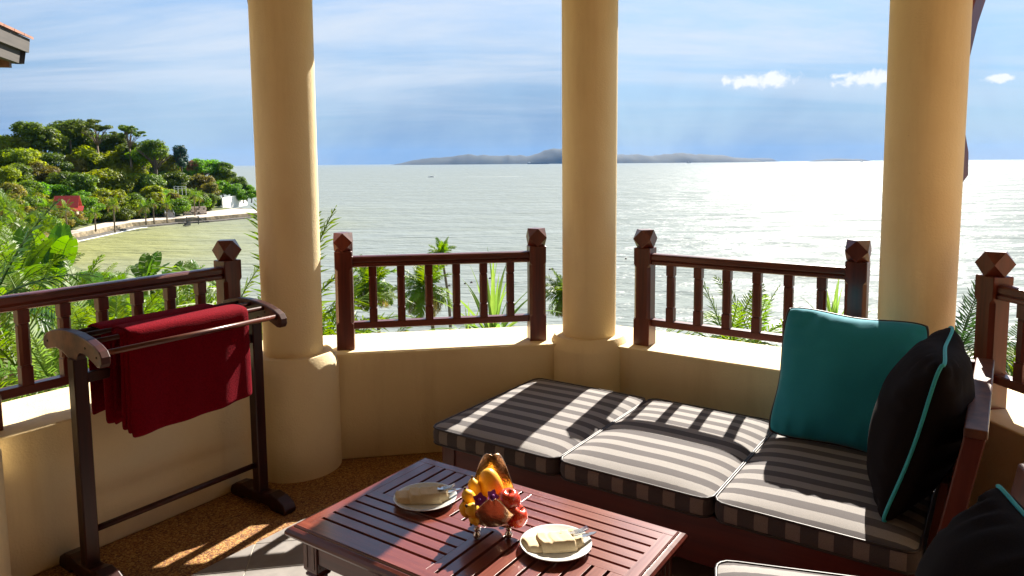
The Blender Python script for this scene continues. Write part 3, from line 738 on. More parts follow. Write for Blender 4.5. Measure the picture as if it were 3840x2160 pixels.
o = leaf_dish().build('dish', 'hammered_metal', fs, smooth=True, loc=(0, 0, .016)); s_ = o.modifiers.new('s', 'SOLIDIFY'); s_.thickness = .0022
sb = o.modifiers.new('sub', 'SUBSURF'); sb.levels = 1; sb.render_levels = 1
for x in (-.048, .048):
    for y in (-.056, .045):
        MB().lathe([(.001, 0), (.008, .002), (.0115, .008), (.0115, .014), (.008, .020), (.005, .023), (.008, .027), (.009, .032), (.006, .036)], 18).build('ball_foot', 'steel', fs, smooth=True, loc=(x, y, 0))
def r2(x, y, Y): return at(1400 + x / 2.862, 1680 + y / 2.862, Y)
def banana(p0, p1, bend, r=.0145):
    p0, p1 = Vector(p0), Vector(p1); m = (p0 + p1) / 2 + Vector(bend); pts = []
    for k in range(11):
        t = k / 10; pts.append(p0 * (1 - t) ** 2 + m * 2 * t * (1 - t) + p1 * t * t)
    r *= FS_; rad = [r * v for v in (.22, .30, .62, .88, 1, 1, 1, .95, .78, .45, .2)]
    c = pts[5]
    o = MB().tube([p - c for p in pts], rad, 8).build('banana', 'banana', smooth=True, loc=c)
    MB().tube([pts[-1] - c, pts[-1] - c + (pts[-1] - pts[-2]).normalized() * .006], [r * .24, r * .16], 6).build('tip', 'banana_tip', o)
    MB().tube([pts[0] - c - (pts[1] - pts[0]).normalized() * .008, pts[0] - c], [r * .2, r * .24], 6).build('stalk', 'banana_tip', o)
    return o
FS_ = 1.15
bl = ['upright yellow banana beside the back leaf of the fruit stand', 'yellow banana leaning left behind the orchids', 'small banana at the outer left of the bunch',
      'plump banana with a dark tip below the orchids', 'lowest banana lying in the curl of the dish']
for (a, b, bn, r), lb in zip(((r2(1150, 560, 2.18), r2(1062, 318, 2.19), (-.012, 0, .006), .0165), (r2(1120, 600, 2.13), r2(985, 440, 2.13), (-.014, -.004, 0), .017),
        (r2(1050, 760, 2.12), r2(968, 570, 2.12), (-.010, 0, 0), .0165), (r2(1130, 720, 2.10), r2(1005, 625, 2.07), (0, -.008, .006), .0185), (r2(1140, 760, 2.09), r2(1050, 815, 2.07), (-.006, -.004, .008), .016)), bl):
    tag(banana(a, b, bn, r), lb, 'banana', 'bananas in the fruit stand')
def mango(c, s, rot, lab):
    rows = []
    for i in range(15):
        t = pi * i / 14; rr = sin(t) ** .9 * (1 + .12 * cos(t)); z = -cos(t)
        rows.append([(rr * cos(2 * pi * j / 20) + .10 * z * z, rr * .82 * sin(2 * pi * j / 20), z * 1.35) for j in range(20)])
    o = MB().loft(rows).build('mango', 'mango', smooth=True, loc=c, rot=rot, scale=s); o.scale = (s * 1.12,) * 3; tag(o, lab, 'mango', 'mangoes in the fruit stand')
mango(r2(1255, 395, 2.205), .034, (radians(-12), radians(-20), 0), 'tall yellow mango propped against the back leaf')
mango(r2(1372, 690, 2.12), .029, (radians(10), radians(-14), 0), 'yellow mango peeping out behind the front leaf')
def apple(c, s, rot, lab):
    rows = []
    for i in range(19):
        t = pi * i / 18
        rr = sin(t) * (1 + .10 * cos(t)) ; z = -cos(t) * .92
        dip = .34 * math.exp(-(rr / .30) ** 2)
        z = z - dip if z > 0 else z + dip * .6
        rows.append([(rr * cos(2 * pi * j / 24) * (1 + .02 * cos(10 * pi * j / 24)), rr * sin(2 * pi * j / 24), z) for j in range(24)])
    o = MB().loft(rows).build('apple', 'apple', smooth=True, loc=c, rot=rot, scale=s); o.scale = (s * 1.12,) * 3; tag(o, lab, 'apple', 'apples in the fruit stand')
    MB().tube([(0, 0, .55), (.03, 0, .8), (.10, .02, 1.02)], .05, 6).build('stem', 'banana_tip', o)
apple(r2(1452, 552, 2.135), .0335, (radians(14), radians(6), 0), 'upper red apple with its stem up')
apple(r2(1532, 722, 2.115), .0335, (radians(10), radians(32), 0), 'lower red apple resting on the dish edge')
def orchid(c, s, rot, lab):
    e = empty('orchid', c, 0, lab, 'flower', 'orchid blooms'); e.rotation_euler = rot
    for k in range(5):
        a = 2 * pi * k / 5; rows = []
        for i in range(6):
            t = i / 5; w = .42 * sin(pi * min(1, t * .9 + .08)) ; rows.append([(t * 1.0, -w, .18 * t * t + .05), (t * 1.0, 0, .26 * t * t), (t * 1.0, w, .18 * t * t + .05)])
        MB().loft(rows, cap=False, closed=False).build('petal', 'orchid', e, smooth=True, rot=(0, 0, a), scale=s)
    MB().lathe([(.02, 0), (.20, .15), (.24, .35), (.12, .5)], 8).build('lip', 'orchid', e, scale=s)
orchid(r2(1145, 555, 2.085), .022, (radians(62), radians(-15), 0), 'purple orchid bloom beside the bananas')
orchid(r2(1275, 522, 2.10), .022, (radians(58), radians(15), 0.5), 'purple orchid bloom between mango and apple')

# ------------------------------------------------------------------ daybed
t3, n3, d3, a3 = fr(3)
def S(s, n, z=0): p = t3 * s + n3 * n; return Vector((p.x, p.y, z))
SB = S(-2.04, 2.345)
db = empty('daybed', SB, a3, 'long dark wooden daybed with a raked end under three striped cushions', 'daybed')
# local x = s + 2.04, y = n - 2.345
LEN = 1.93
MB().box(.035, LEN - .03, .030, .055, .135, .322).build('front_board', 'red_wood', db, bevel=.004)
MB().box(.035, LEN - .03, .790, .815, .135, .322).build('back_board', 'wood_x', db, bevel=.004)
MB().box(.035, .060, .055, .790, .135, .322).build('end_board', 'wood', db, bevel=.004)
MB().box(.06, LEN - .06, .055, .790, .290, .318).build('seat_deck', 'wood_x', db)
for x in (.028, LEN - .09):
    for y in (.022, .760):
        MB().box(x, x + .07, y, y + .07, 0, .326).build('leg', 'wood', db, bevel=.005)
# raked end back: two slanted posts, cap board, panel
def slant(x0, x1, z0, z1, y0, y1, th): 
    return MB().add([(x0, y0, z0), (x0 + th, y0, z0), (x0 + th, y1, z0), (x0, y1, z0), (x1, y0, z1), (x1 + th, y0, z1), (x1 + th, y1, z1), (x1, y1, z1)], [(0, 3, 2, 1), (4, 5, 6, 7), (0, 1, 5, 4), (1, 2, 6, 5), (2, 3, 7, 6), (3, 0, 4, 7)])
for y in (.055, .86):
    slant(1.865, 1.963, .18, .755, y, y + .05, .055).build('end_post', 'wood', db, bevel=.004)
for k in range(5):
    slant(1.90 + .016 * k * 1.05, 1.905 + .016 * (k * 1.05 + .85), .33 + .085 * k, .33 + .085 * k + .07, .105, .86, .018).build('end_slat', 'wood', db)
MB().box(1.962, 2.022, .045, .945, .756, .784).build('end_cap', 'worn_wood', db, bevel=.004)
MB().box(1.38, 1.962, .905, .945, .735, .775).build('side_rail', 'wood_x', db, bevel=.004)
for k in range(5): MB().box(1.39 + k * .12, 1.42 + k * .12, .915, .935, .30, .737).build('side_baluster', 'wood', db)
MB().box(1.38, 1.962, .815, .945, .26, .30).build('side_ledge', 'wood_x', db)

def cushion(w, d, zb=.328, zt=.398, crown=.040, rad=.045, wave=0.0, seed=0):
    """boxed seat cushion: domed striped top, upright border, piping along both seams"""
    nx, ny = 30, 36; top = MB()
    def outl(k, n, ww, dd, r):
        per = []
        return per
    rows = []
    for i in range(nx + 1):
        u = -1 + 2 * i / nx; u = math.copysign(abs(u) ** .72, u); row = []
        for j in range(ny + 1):
            v = -1 + 2 * j / ny; v = math.copysign(abs(v) ** .72, v)
            x, y = u * w / 2, v * d / 2
            # rounded corners
            cx, cy = w / 2 - rad, d / 2 - rad
            if abs(x) > cx and abs(y) > cy:
                dx, dy = abs(x) - cx, abs(y) - cy; m_ = max(dx, dy); l = hypot(dx, dy)
                if l > 0: x = math.copysign(cx + dx / l * m_, x); y = math.copysign(cy + dy / l * m_, y)
            eu, ev = w / 2 * (1 - abs(u)), d / 2 * (1 - abs(v))
            soft = (1 - math.exp(-eu / .032)) * (1 - math.exp(-ev / .032))
            dome = (1 - abs(u) ** 3.2) * (1 - abs(v) ** 3.2)
            n_ = mnoise.noise(Vector((x * 5 + seed, y * 5, seed))) * .004
            puck = .0035 * sin(v * d * 95 + seed) * math.exp(-eu / .05) + .002 * sin(u * w * 95) * math.exp(-ev / .05)
            row.append((x, y, zt + soft * (.014 + n_ + crown * dome) + puck * soft))
        rows.append(row)
    top.loft(rows, 0, None, False, False)
    per = [r[0] for r in rows] + rows[-1][1:] + [r[-1] for r in reversed(rows[:-1])] + list(reversed(rows[0][1:-1]))
    def ring(z, off): 
        out = []
        for p in per:
            l = 1.0; out.append((p[0] + off * p[0] / (w / 2), p[1] + off * p[1] / (d / 2), z))
        return out
    hgt = zt - zb
    top.loft([ring(zb, 0), ring(zb + hgt * .3, .006), ring(zb + hgt * .7, .006), ring(zt, 0)], 1, None, False)
    top.add(ring(zb, 0), [tuple(reversed(range(len(per))))], 1)
    return top, per, zt, zb
def place_cushion(s0, s1, n0, n1_, lab, seed, rz=None, base=None, crown=.014):
    w, d = s1 - s0, n1_ - n0
    mb, per, zt, zb = cushion(w, d, seed=seed, crown=crown)
    loc = S((s0 + s1) / 2, (n0 + n1_) / 2) if base is None else base
    e = empty('seat_cushion', loc, a3 if rz is None else rz, lab, 'cushion', 'striped seat cushions')
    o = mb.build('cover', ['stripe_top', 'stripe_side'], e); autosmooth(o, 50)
    for z in (zt, zb + .004):
        pts = [(p[0] * (1 + .003 / w * 2), p[1] * (1 + .003 / d * 2), z) for p in per[::2]]
        MB().tube(pts, .0048, 6, closed=True).build('piping', 'piping_dark', e, smooth=True)
    return e
place_cushion(-2.045, -1.410, 2.335, 3.205, 'striped seat cushion at the open end of the daybed', 1.0, crown=.008)
place_cushion(-1.396, -0.796, 2.335, 3.225, 'middle striped seat cushion of the daybed', 2.0)
place_cushion(-0.782, -0.172, 2.335, 3.225, 'striped seat cushion under the teal and black pillows', 3.0)

def pillow(size, thick, seed, m, pm, dent=.06):
    n = 30; A = size / 2
    def pt(u, v, side):
        pin = 1 - dent * (1 - u * u) * v * v - .012 * sin(5 * u + seed) * v * v
        pin2 = 1 - dent * (1 - v * v) * u * u - .012 * sin(5 * v + seed * 2) * u * u
        ro = 1 - .055 * (u * u * v * v) ** 3; x, y = A * u * pin2 * ro, A * v * pin * ro
        e = (1 - u * u) * (1 - v * v)
        t = thick * max(0, e) ** .42 * (1 - .12 * (u * u + v * v))
        rad_ = max(abs(u), abs(v))
        wr = (.010 * mnoise.noise(Vector((u * 2.2 + seed, v * 2.2, seed))) + .009 * ss(.55, .95, rad_) * mnoise.noise(Vector((u * 7 + seed, v * 7, seed * 2)))) * min(1, e * 6)
        # creases running in from the seams
        an = u if abs(v) > abs(u) else v
        cr = .0075 * sin(an * 26 + seed + 3 * mnoise.noise(Vector((an * 3, seed, 0)))) * ss(.45, .9, rad_) * min(1, e * 10)
        return (x, y, side * (t + wr + cr))
    mb = MB()
    for side in (1, -1):
        rows = []
        for i in range(n + 1):
            u = sin(pi / 2 * (-1 + 2 * i / n)); row = []
            for j in range(n + 1):
                v = sin(pi / 2 * (-1 + 2 * j / n)); row.append(pt(u, v, side))
            rows.append(row if side == 1 else list(reversed(row)))
        mb.loft(rows, 0, None, False, False)
    rim = []
    for k in range(n): rim.append(pt(sin(pi / 2 * (-1 + 2 * k / n)), -1, 1))
    for k in range(n): rim.append(pt(1, sin(pi / 2 * (-1 + 2 * k / n)), 1))
    for k in range(n): rim.append(pt(-sin(pi / 2 * (-1 + 2 * k / n)), 1, 1))
    for k in range(n): rim.append(pt(-1, -sin(pi / 2 * (-1 + 2 * k / n)), 1))
    rim = [(x * 1.006, y * 1.006, 0.004 * sin(k * .33 + seed) ) for k, (x, y, z) in enumerate(rim)]
    return mb, rim
def place_pillow(loc, X, Y, size, thick, seed, m, pm, lab, pr=.0045):
    """X = in-plane right, Y = in-plane up; local z is the face normal"""
    X = Vector(X).normalized(); Y = Vector(Y); Y = (Y - X * Y.dot(X)).normalized(); Z = X.cross(Y)
    R = Matrix((X, Y, Z)).transposed().to_4x4(); R.translation = loc
    e = empty('pillow', (0, 0, 0), 0, lab, 'pillow', 'scatter pillows'); e.matrix_world = R
    mb, rim = pillow(size, thick, seed, m, pm)
    mb.build('cover', m, e, smooth=True)
    MB().tube(rim, pr, 8, closed=True).build('piping', pm, e, smooth=True)
    return e
sx, nx3 = Vector((t3.x, t3.y, 0)), Vector((n3.x, n3.y, 0)); UPZ = Vector((0, 0, 1))
place_pillow(S(-.505, 3.10, .668), sx - UPZ * .035, UPZ + nx3 * .36, .545, .105, 1.3, 'teal_cloth', 'piping_dark', 'teal pillow with black piping leaning on the side rail')
place_pillow(S(-.215, 2.73, .680), -nx3 + sx * .02, UPZ + sx * .26, .575, .135, 2.6, 'black_cloth', 'piping_teal', 'black pillow with teal piping leaning on the raked end', .0055)
# second seat, only its corner in view: an armchair of the same set
AC = Vector((0.798, 1.632, 0)); ca = radians(-15)
ch = empty('armchair', AC, ca, 'dark wooden armchair with a striped seat beside the daybed', 'armchair')
MB().box(-.27, .30, -.29, .27, .14, .322).build('seat_base', 'wood_x', ch, bevel=.005)
for x in (-.27, .24):
    for y in (-.29, .21): MB().box(x, x + .06, y, y + .06, 0, .15).build('leg', 'wood', ch, bevel=.004)
slant(.33, .43, .20, .78, -.29, .27, .05).build('backrest', 'wood', ch, bevel=.006)
place_cushion(-.3, .3, -.3, .3, 'striped seat cushion of the armchair beside the daybed', 4.0, rz=ca, base=AC)
cx_, cy_ = Vector((cos(ca), sin(ca), 0)), Vector((-sin(ca), cos(ca), 0))
place_pillow(Vector((.965, 1.36, .605)), -cy_, UPZ + cx_ * .30, .47, .150, 4.4, 'black_cloth', 'piping_teal', 'black pillow with teal piping leaning in the armchair', .0055)
# ------------------------------------------------------------------ sea, islands, terrain
SEA = -14.0
def rad_sheet(name, m, z, rings, nseg=96, a0=0, a1=2 * pi):
    v = [(0, 0, z)]; f = []
    for r in rings:
        for k in range(nseg): 
            a = 2 * pi * k / nseg; v.append((r * sin(a), r * cos(a), z))
    for k in range(nseg): f.append((0, 1 + (k + 1) % nseg, 1 + k))
    for i in range(len(rings) - 1):
        for k in range(nseg):
            b = 1 + i * nseg; c = b + nseg; f.append((b + k, b + (k + 1) % nseg, c + (k + 1) % nseg, c + k))
    o = MB().add(v, f).build(name, m); return tag(o, kind='structure')
rad_sheet('sea', 'sea_water', SEA, [40, 200, 1000, 5000, 17000])

def island(name, prof, Y, depth, seed):
    """prof: (photo x, height in photo pixels above the shore); a hilly ridge standing on the sea at distance Y"""
    nx, ny = 120, 14; v = []; f = []
    xs = [p[0] for p in prof]
    for i in range(nx + 1):
        px = xs[0] + (xs[-1] - xs[0]) * i / nx
        for k in range(len(prof) - 1):
            if prof[k][0] <= px <= prof[k + 1][0]:
                u = (px - prof[k][0]) / (prof[k + 1][0] - prof[k][0]); u = u * u * (3 - 2 * u) * .6 + u * .4
                hp = prof[k][1] * (1 - u) + prof[k + 1][1] * u; break
        for j in range(ny + 1):
            w = j / ny; yy = Y + depth * (w - .3); 
            sh = sin(pi * w) ** .8
            X = (px - 1920) / F * Y * (1 + .0) 
            hh = hp / F * Y * sh * (1 + .22 * mnoise.noise(Vector((px * .018 + seed, w * 4, seed))) * (1 - sh * .8) + .13 * mnoise.noise(Vector((px * .045 + seed, w * 3, 7))))
            v.append((X, yy, SEA - 3 + hh + (3 if hh > 2 else 0)))
    for i in range(nx):
        for j in range(ny):
            a = i * (ny + 1) + j; f.append((a, a + ny + 1, a + ny + 2, a + 1))
    o = MB().add(v, f).build(name, 'island_shaded_green', smooth=True); return tag(o, kind='structure')
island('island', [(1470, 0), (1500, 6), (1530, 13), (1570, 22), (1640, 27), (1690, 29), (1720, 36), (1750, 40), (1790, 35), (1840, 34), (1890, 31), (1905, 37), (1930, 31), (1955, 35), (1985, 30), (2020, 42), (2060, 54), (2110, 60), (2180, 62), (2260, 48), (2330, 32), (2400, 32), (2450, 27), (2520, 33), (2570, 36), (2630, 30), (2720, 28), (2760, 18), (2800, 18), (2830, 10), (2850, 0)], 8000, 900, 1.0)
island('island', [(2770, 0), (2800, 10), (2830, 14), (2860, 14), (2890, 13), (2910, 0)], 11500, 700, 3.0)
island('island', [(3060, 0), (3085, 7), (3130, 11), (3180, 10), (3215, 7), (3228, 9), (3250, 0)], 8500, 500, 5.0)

# garden slope round the pavilion: distance of the shore depends on the bearing
COAST = [(-1400, 190), (0, 150), (200, 128), (330, 104), (600, 92), (800, 78), (1000, 64), (1300, 54), (2400, 54), (3800, 60), (5200, 70)]
def lerp_tab(tab, x):
    if x <= tab[0][0]: return tab[0][1]
    for k in range(len(tab) - 1):
        if x <= tab[k + 1][0]:
            u = (x - tab[k][0]) / (tab[k + 1][0] - tab[k][0]); return tab[k][1] * (1 - u) + tab[k + 1][1] * u
    return tab[-1][1]
ZNEAR = [(-1400, -3.0), (500, -3.0), (900, -4.2), (1250, -6.0), (5200, -6.0)]
def ground(X, Y):
    px = CX + F * X / max(Y, .5); yc = lerp_tab(COAST, px); zn = lerp_tab(ZNEAR, px)
    u = (Y - 6) / (yc - 6)
    if u < 0: return zn
    return zn + (SEA - .15 - zn) * min(u, 1.15) ** .85 + .35 * mnoise.noise(Vector((X * .12, Y * .12, 3))) * ss(0, .2, u) * ss(1, .8, u)
v = []; f = []; NA, NR = 70, 40
for i in range(NA + 1):
    px = -1400 + 6600 * i / NA; yc = lerp_tab(COAST, px)
    for j in range(NR + 1):
        Y = 4.6 + (yc * 1.08 - 4.6) * (j / NR) ** 1.4; X = (px - CX) / F * Y; v.append((X, Y, ground(X, Y)))
for i in range(NA):
    for j in range(NR):
        a = i * (NR + 1) + j; f.append((a, a + NR + 1, a + NR + 2, a + 1))
tag(MB().add(v, f).build('garden_ground', 'soil', smooth=True), kind='structure')
# ground right below and behind the pavilion
tag(MB().prism([(-9, -6), (9, -6), (9, 4.7), (-9, 4.7)], -8.0, -3.6).build('terrace_ground', 'soil'), kind='structure')

# headland across the bay
PROM = -12.7
WL = [(150, 922), (273, 904), (373, 883), (497, 856), (658, 840), (774, 833), (965, 815), (1075, 805)]
SH = [onz(x, y, SEA) for x, y in WL]
SH[0] = SH[1] + (SH[1] - SH[2]) * 2.2
def shore_d(X, Y):
    """signed distance inland from the sea wall and length along it"""
    best = (1e9, 0, 0); acc = 0
    for k in range(len(SH) - 1):
        a, b = SH[k], SH[k + 1]; d = Vector((b.x - a.x, b.y - a.y)); l = d.length; d /= l
        w = Vector((X - a.x, Y - a.y)); s_ = min(l, max(0, w.dot(d))); q = w - d * s_; dist = q.length
        side = d.x * w.y - d.y * w.x
        if dist < best[0]: best = (dist, 1 if side > 0 else -1, acc + s_)
        acc += l
    return best[0] * best[1], best[2]
# width of the paved promenade, hill height along the shore
PWID = [(0, 3.0), (30, 4.0), (55, 7.0), (70, 8.5), (85, 16.0), (130, 30)]
HH = [(0, 9), (20, 13), (40, 14.5), (55, 13.0), (70, 9.5), (85, 6.5), (100, 4.0), (130, 2.5)]
def hill(X, Y):
    d, l = shore_d(X, Y)
    if d < 0: return SEA - 2
    pw = lerp_tab(PWID, l); h_ = lerp_tab(HH, l)
    z = PROM + h_ * ss(pw - 1, pw + 42, d) + .10 * max(0, min(d - pw, 3)) 
    return z + .5 * mnoise.noise(Vector((X * .08, Y * .08, 1))) * ss(pw, pw + 8, d)
v = []; f = []; NA, NR = 60, 36
tot = []; acc = 0
for k in range(len(SH) - 1):
    for m in range(9):
        tot.append(SH[k].lerp(SH[k + 1], m / 9))
tot.append(SH[-1])
for i, p in enumerate(tot):
    a = tot[max(i - 4, 0)]; b = tot[min(i + 4, len(tot) - 1)]; d = Vector((b.x - a.x, b.y - a.y)).normalized(); nrm = Vector((-d.y, d.x))
    for j in range(NR + 1):
        r = 0.6 + 95 * (j / NR) ** 1.5; X, Y = p.x + nrm.x * r, p.y + nrm.y * r
        v.append((X, Y, hill(X, Y) if j else PROM))
for i in range(len(tot) - 1):
    for j in range(NR):
        a = i * (NR + 1) + j; f.append((a, a + NR + 1, a + NR + 2, a + 1))
tag(MB().add(v, f).build('headland_ground', 'soil', smooth=True), kind='structure')
def strip(name, offs, m, zf=None, lo=0, hi=None, kind='structure', zoff=.06):
    """sheet following the shore; offs = list of (offset inland, z)"""
    rows = []
    pts = tot[lo:hi]
    for i, p in enumerate(pts):
        i = i + lo
        a = tot[max(i - 4, 0)]; b = tot[min(i + 4, len(tot) - 1)]; d = Vector((b.x - a.x, b.y - a.y)).normalized(); nrm = Vector((-d.y, d.x))
        l = shore_d(p.x + nrm.x * .1, p.y + nrm.y * .1)[1]; row = []
        for o_, z in offs:
            o_ = o_(l) if callable(o_) else o_
            row.append((p.x + nrm.x * o_, p.y + nrm.y * o_, z + .10 * mnoise.noise(Vector((p.x * .5, p.y * .5, z)))*(m in ('seawall', 'wet_rock'))))
        rows.append(row)
    o = MB().loft(rows, cap=False, closed=False).build(name, m); return tag(o, kind=kind) if kind else o
strip('promenade', [(0.75, PROM + .05), (lambda l: lerp_tab(PWID, l), PROM + .12)], 'concrete')
sw = strip('sea_wall', [(-0.25, SEA - 1), (-0.15, SEA + .55), (.05, PROM + .02), (.10, PROM + .10), (0.80, PROM + .10), (.80, PROM - .3)], 'seawall', kind=None)
tag(sw, 'stained stone sea wall along the far promenade', 'sea wall')
ft = strip('wall_footing', [(-1.4, SEA - .5), (-1.2, SEA + .32), (-0.55, SEA + .50), (-.2, SEA + .5)], 'wet_rock', kind=None); tag(ft, 'dark wet stone footing below the far sea wall', 'footing')
fo = strip('surf', [(-1.75, SEA + .012), (-1.5, SEA + .04), (-1.15, SEA + .08)], 'foam', hi=30); tag(fo, kind='stuff')
ps = [onz(x, y, SEA + .4) for x, y in ((150, 885), (262, 868), (300, 905), (265, 925), (150, 960))]
c = sum(ps, Vector()) / len(ps)
tag(MB().add([p - c for p in ps], [tuple(reversed(range(len(ps))))]).build('beach', 'sand', loc=c), kind='structure')

# ------------------------------------------------------------------ vegetation
def leaf_cloud(lobes, n, size, flat=.5, rnd=None, droop=0.0):
    """many leaf-sized quads through a set of ellipsoid lobes (cx, cy, cz, rx, ry, rz)"""
    rnd = rnd or random; mb = MB(); V = mb.v; Fc = mb.f
    wts = [l[3] * l[4] * l[5] for l in lobes]; sw_ = sum(wts)
    for li, l in enumerate(lobes):
        m = max(6, int(n * wts[li] / sw_))
        for _ in range(m):
            while True:
                x, y, z = rnd.uniform(-1, 1), rnd.uniform(-1, 1), rnd.uniform(-1, 1); r = sqrt(x * x + y * y + z * z)
                if .05 < r < 1: break
            k = (rnd.uniform(.62, 1.06) if rnd.random() < .8 else rnd.uniform(.2, .7)) / r
            p = Vector((l[0] + x * k * l[3], l[1] + y * k * l[4], l[2] + z * k * l[5]))
            nrm = Vector((x / r + rnd.uniform(-.7, .7), y / r + rnd.uniform(-.7, .7), z / r + flat + rnd.uniform(-.7, .7))).normalized()
            a = nrm.cross(Vector((rnd.uniform(-1, 1), rnd.uniform(-1, 1), rnd.uniform(-1, 1)))).normalized(); b = nrm.cross(a)
            s_ = size * rnd.uniform(.45, 1.6); q = len(V)
            V += [tuple(p - a * s_), tuple(p - b * s_ * .55), tuple(p + a * s_ - nrm * s_ * .25), tuple(p + b * s_ * .55)]
            Fc.append((q, q + 1, q + 2, q + 3))
    mb.mi = [0] * len(Fc); return mb
def crown_lobes(rnd, n, spread=.68, r=(.20, .42), zf=.8):
    out = [(0, 0, 0, .55, .55, .5)]
    for _ in range(n):
        a = rnd.uniform(0, 2 * pi); e = rnd.uniform(-.45, 1.0); q = spread * rnd.uniform(.75, 1.1); rr = rnd.uniform(*r)
        ce = cos(e * pi / 2 * .9); out.append((q * ce * cos(a), q * ce * sin(a), q * sin(e * pi / 2 * .9) * zf, rr, rr, rr * .72))
    return out
CROWNS = {}
def crown_mesh(kind, var):
    key = (kind, var)
    if key in CROWNS: return CROWNS[key]
    rnd = random.Random(hash((len(kind), var, kind[0])) & 0xffff if False else sum(ord(c_) for c_ in kind) * 7 + var)
    m = {'round': 'leaf_mid', 'yellow': 'leaf_yellow', 'dark': 'leaf_dark', 'rust': 'leaf_rust', 'pink': 'leaf_pink', 'bright': 'leaf_bright', 'conifer': 'leaf_blue', 'tall': 'leaf_dark'}[kind]
    if kind == 'conifer':
        lobes = [(0, 0, .1, .42, .42, .8)] + [(.42 * cos(a) * (1 - .5 * z), .42 * sin(a) * (1 - .5 * z), z, .26, .26, .30) for z in (-.6, -.25, .1, .45, .75) for a in (z * 5, z * 5 + 2.1, z * 5 + 4.2)]
        mb = leaf_cloud(lobes, 3000, .075, .3, rnd)
    else:
        mb = leaf_cloud(crown_lobes(rnd, 22 if kind != 'tall' else 16), 5200, .058, .55, rnd)
    CROWNS[key] = mb.mesh('crown', m); return CROWNS[key]
TR_ME = {}
def trunk_mesh(var):
    if var in TR_ME: return TR_ME[var]
    rnd = random.Random(var + 5); mb = MB()
    pts = [(0, 0, 0), (.02 * rnd.uniform(-1, 1), .02, .3), (.04 * rnd.uniform(-1, 1), .03 * rnd.uniform(-1, 1), .65), (0, 0, 1.0)]
    mb.tube(pts, [.055, .042, .036, .02], 7)
    for k in range(5):
        a = rnd.uniform(0, 6.28); z0 = rnd.uniform(.55, .85); mb.tube([(0, 0, z0), (.14 * cos(a), .14 * sin(a), z0 + .16), (.30 * cos(a), .30 * sin(a), z0 + .28)], [.022, .015, .006], 5)
    TR_ME[var] = mb.mesh('trunk', 'trunk_dark', True); return TR_ME[var]
KINDLAB = {'round': 'mid-green broadleaf tree on the wooded headland', 'yellow': 'yellow-green broadleaf tree on the wooded headland', 'dark': 'dark green broadleaf tree on the wooded headland',
           'rust': 'olive-brown tinged tree on the wooded headland', 'pink': 'pink flowering tree on the headland crest', 'bright': 'bright green bushy tree at the headland tip', 'conifer': 'blue-green conifer on the headland skyline', 'tall': 'tall dark tree on the headland skyline'}
def broad_tree(base, crown_c, rad, kind, var, zs=.85, name=None):
    e = empty({'conifer': 'conifer_tree'}.get(kind, 'broadleaf_tree'), base, random.uniform(0, 6.28), KINDLAB[kind], 'tree', KINDLAB[kind].replace('tree', 'trees', 1))
    hgt = max(crown_c.z - base.z, .5)
    link_mesh('trunk', trunk_mesh(var % 4), e, (0, 0, 0), None, (max(hgt, rad * 1.4), max(hgt, rad * 1.4), hgt + rad * .2))
    off = Matrix.Rotation(-e.rotation_euler.z, 3, 'Z') @ Vector((crown_c.x - base.x, crown_c.y - base.y, hgt))
    link_mesh('crown', crown_mesh(kind, var), e, off, None, (rad, rad, rad * zs))
    return e
def hillside_tree(x, y, r, kind, var, trunk=5.0, zs=.85, extra=0.0):
    """x, y, r in photo pixels of a 2576-wide view; stands where the line of sight meets the hill plus the trunk height"""
    x, y, r = x * 1.4907, y * 1.4907, r * 1.4907 * 1.48
    Y = 130.0; hit = None
    while Y < 300:
        p = at(x, y, Y)
        d, l = shore_d(p.x, p.y)
        if d > lerp_tab(PWID, l) + (13 if x > 800 and y > 690 else 1.5) and hill(p.x, p.y) + trunk * (.5 if r < 20 else 1) >= p.z - extra: hit = p; break
        Y += 1.0
    if hit is None:
        bestv = 1e9
        for Yk in range(150, 285, 3):
            p = at(x, y, Yk); d, l = shore_d(p.x, p.y)
            if d > lerp_tab(PWID, l) + 2:
                gap = p.z - hill(p.x, p.y)
                if gap < bestv: bestv = gap; hit = p
    if hit is None: hit = at(x, y, 190)
    base = Vector((hit.x, hit.y, hill(hit.x, hit.y) - .2))
    return broad_tree(base, hit, r * hit.y / F, kind, var, zs)
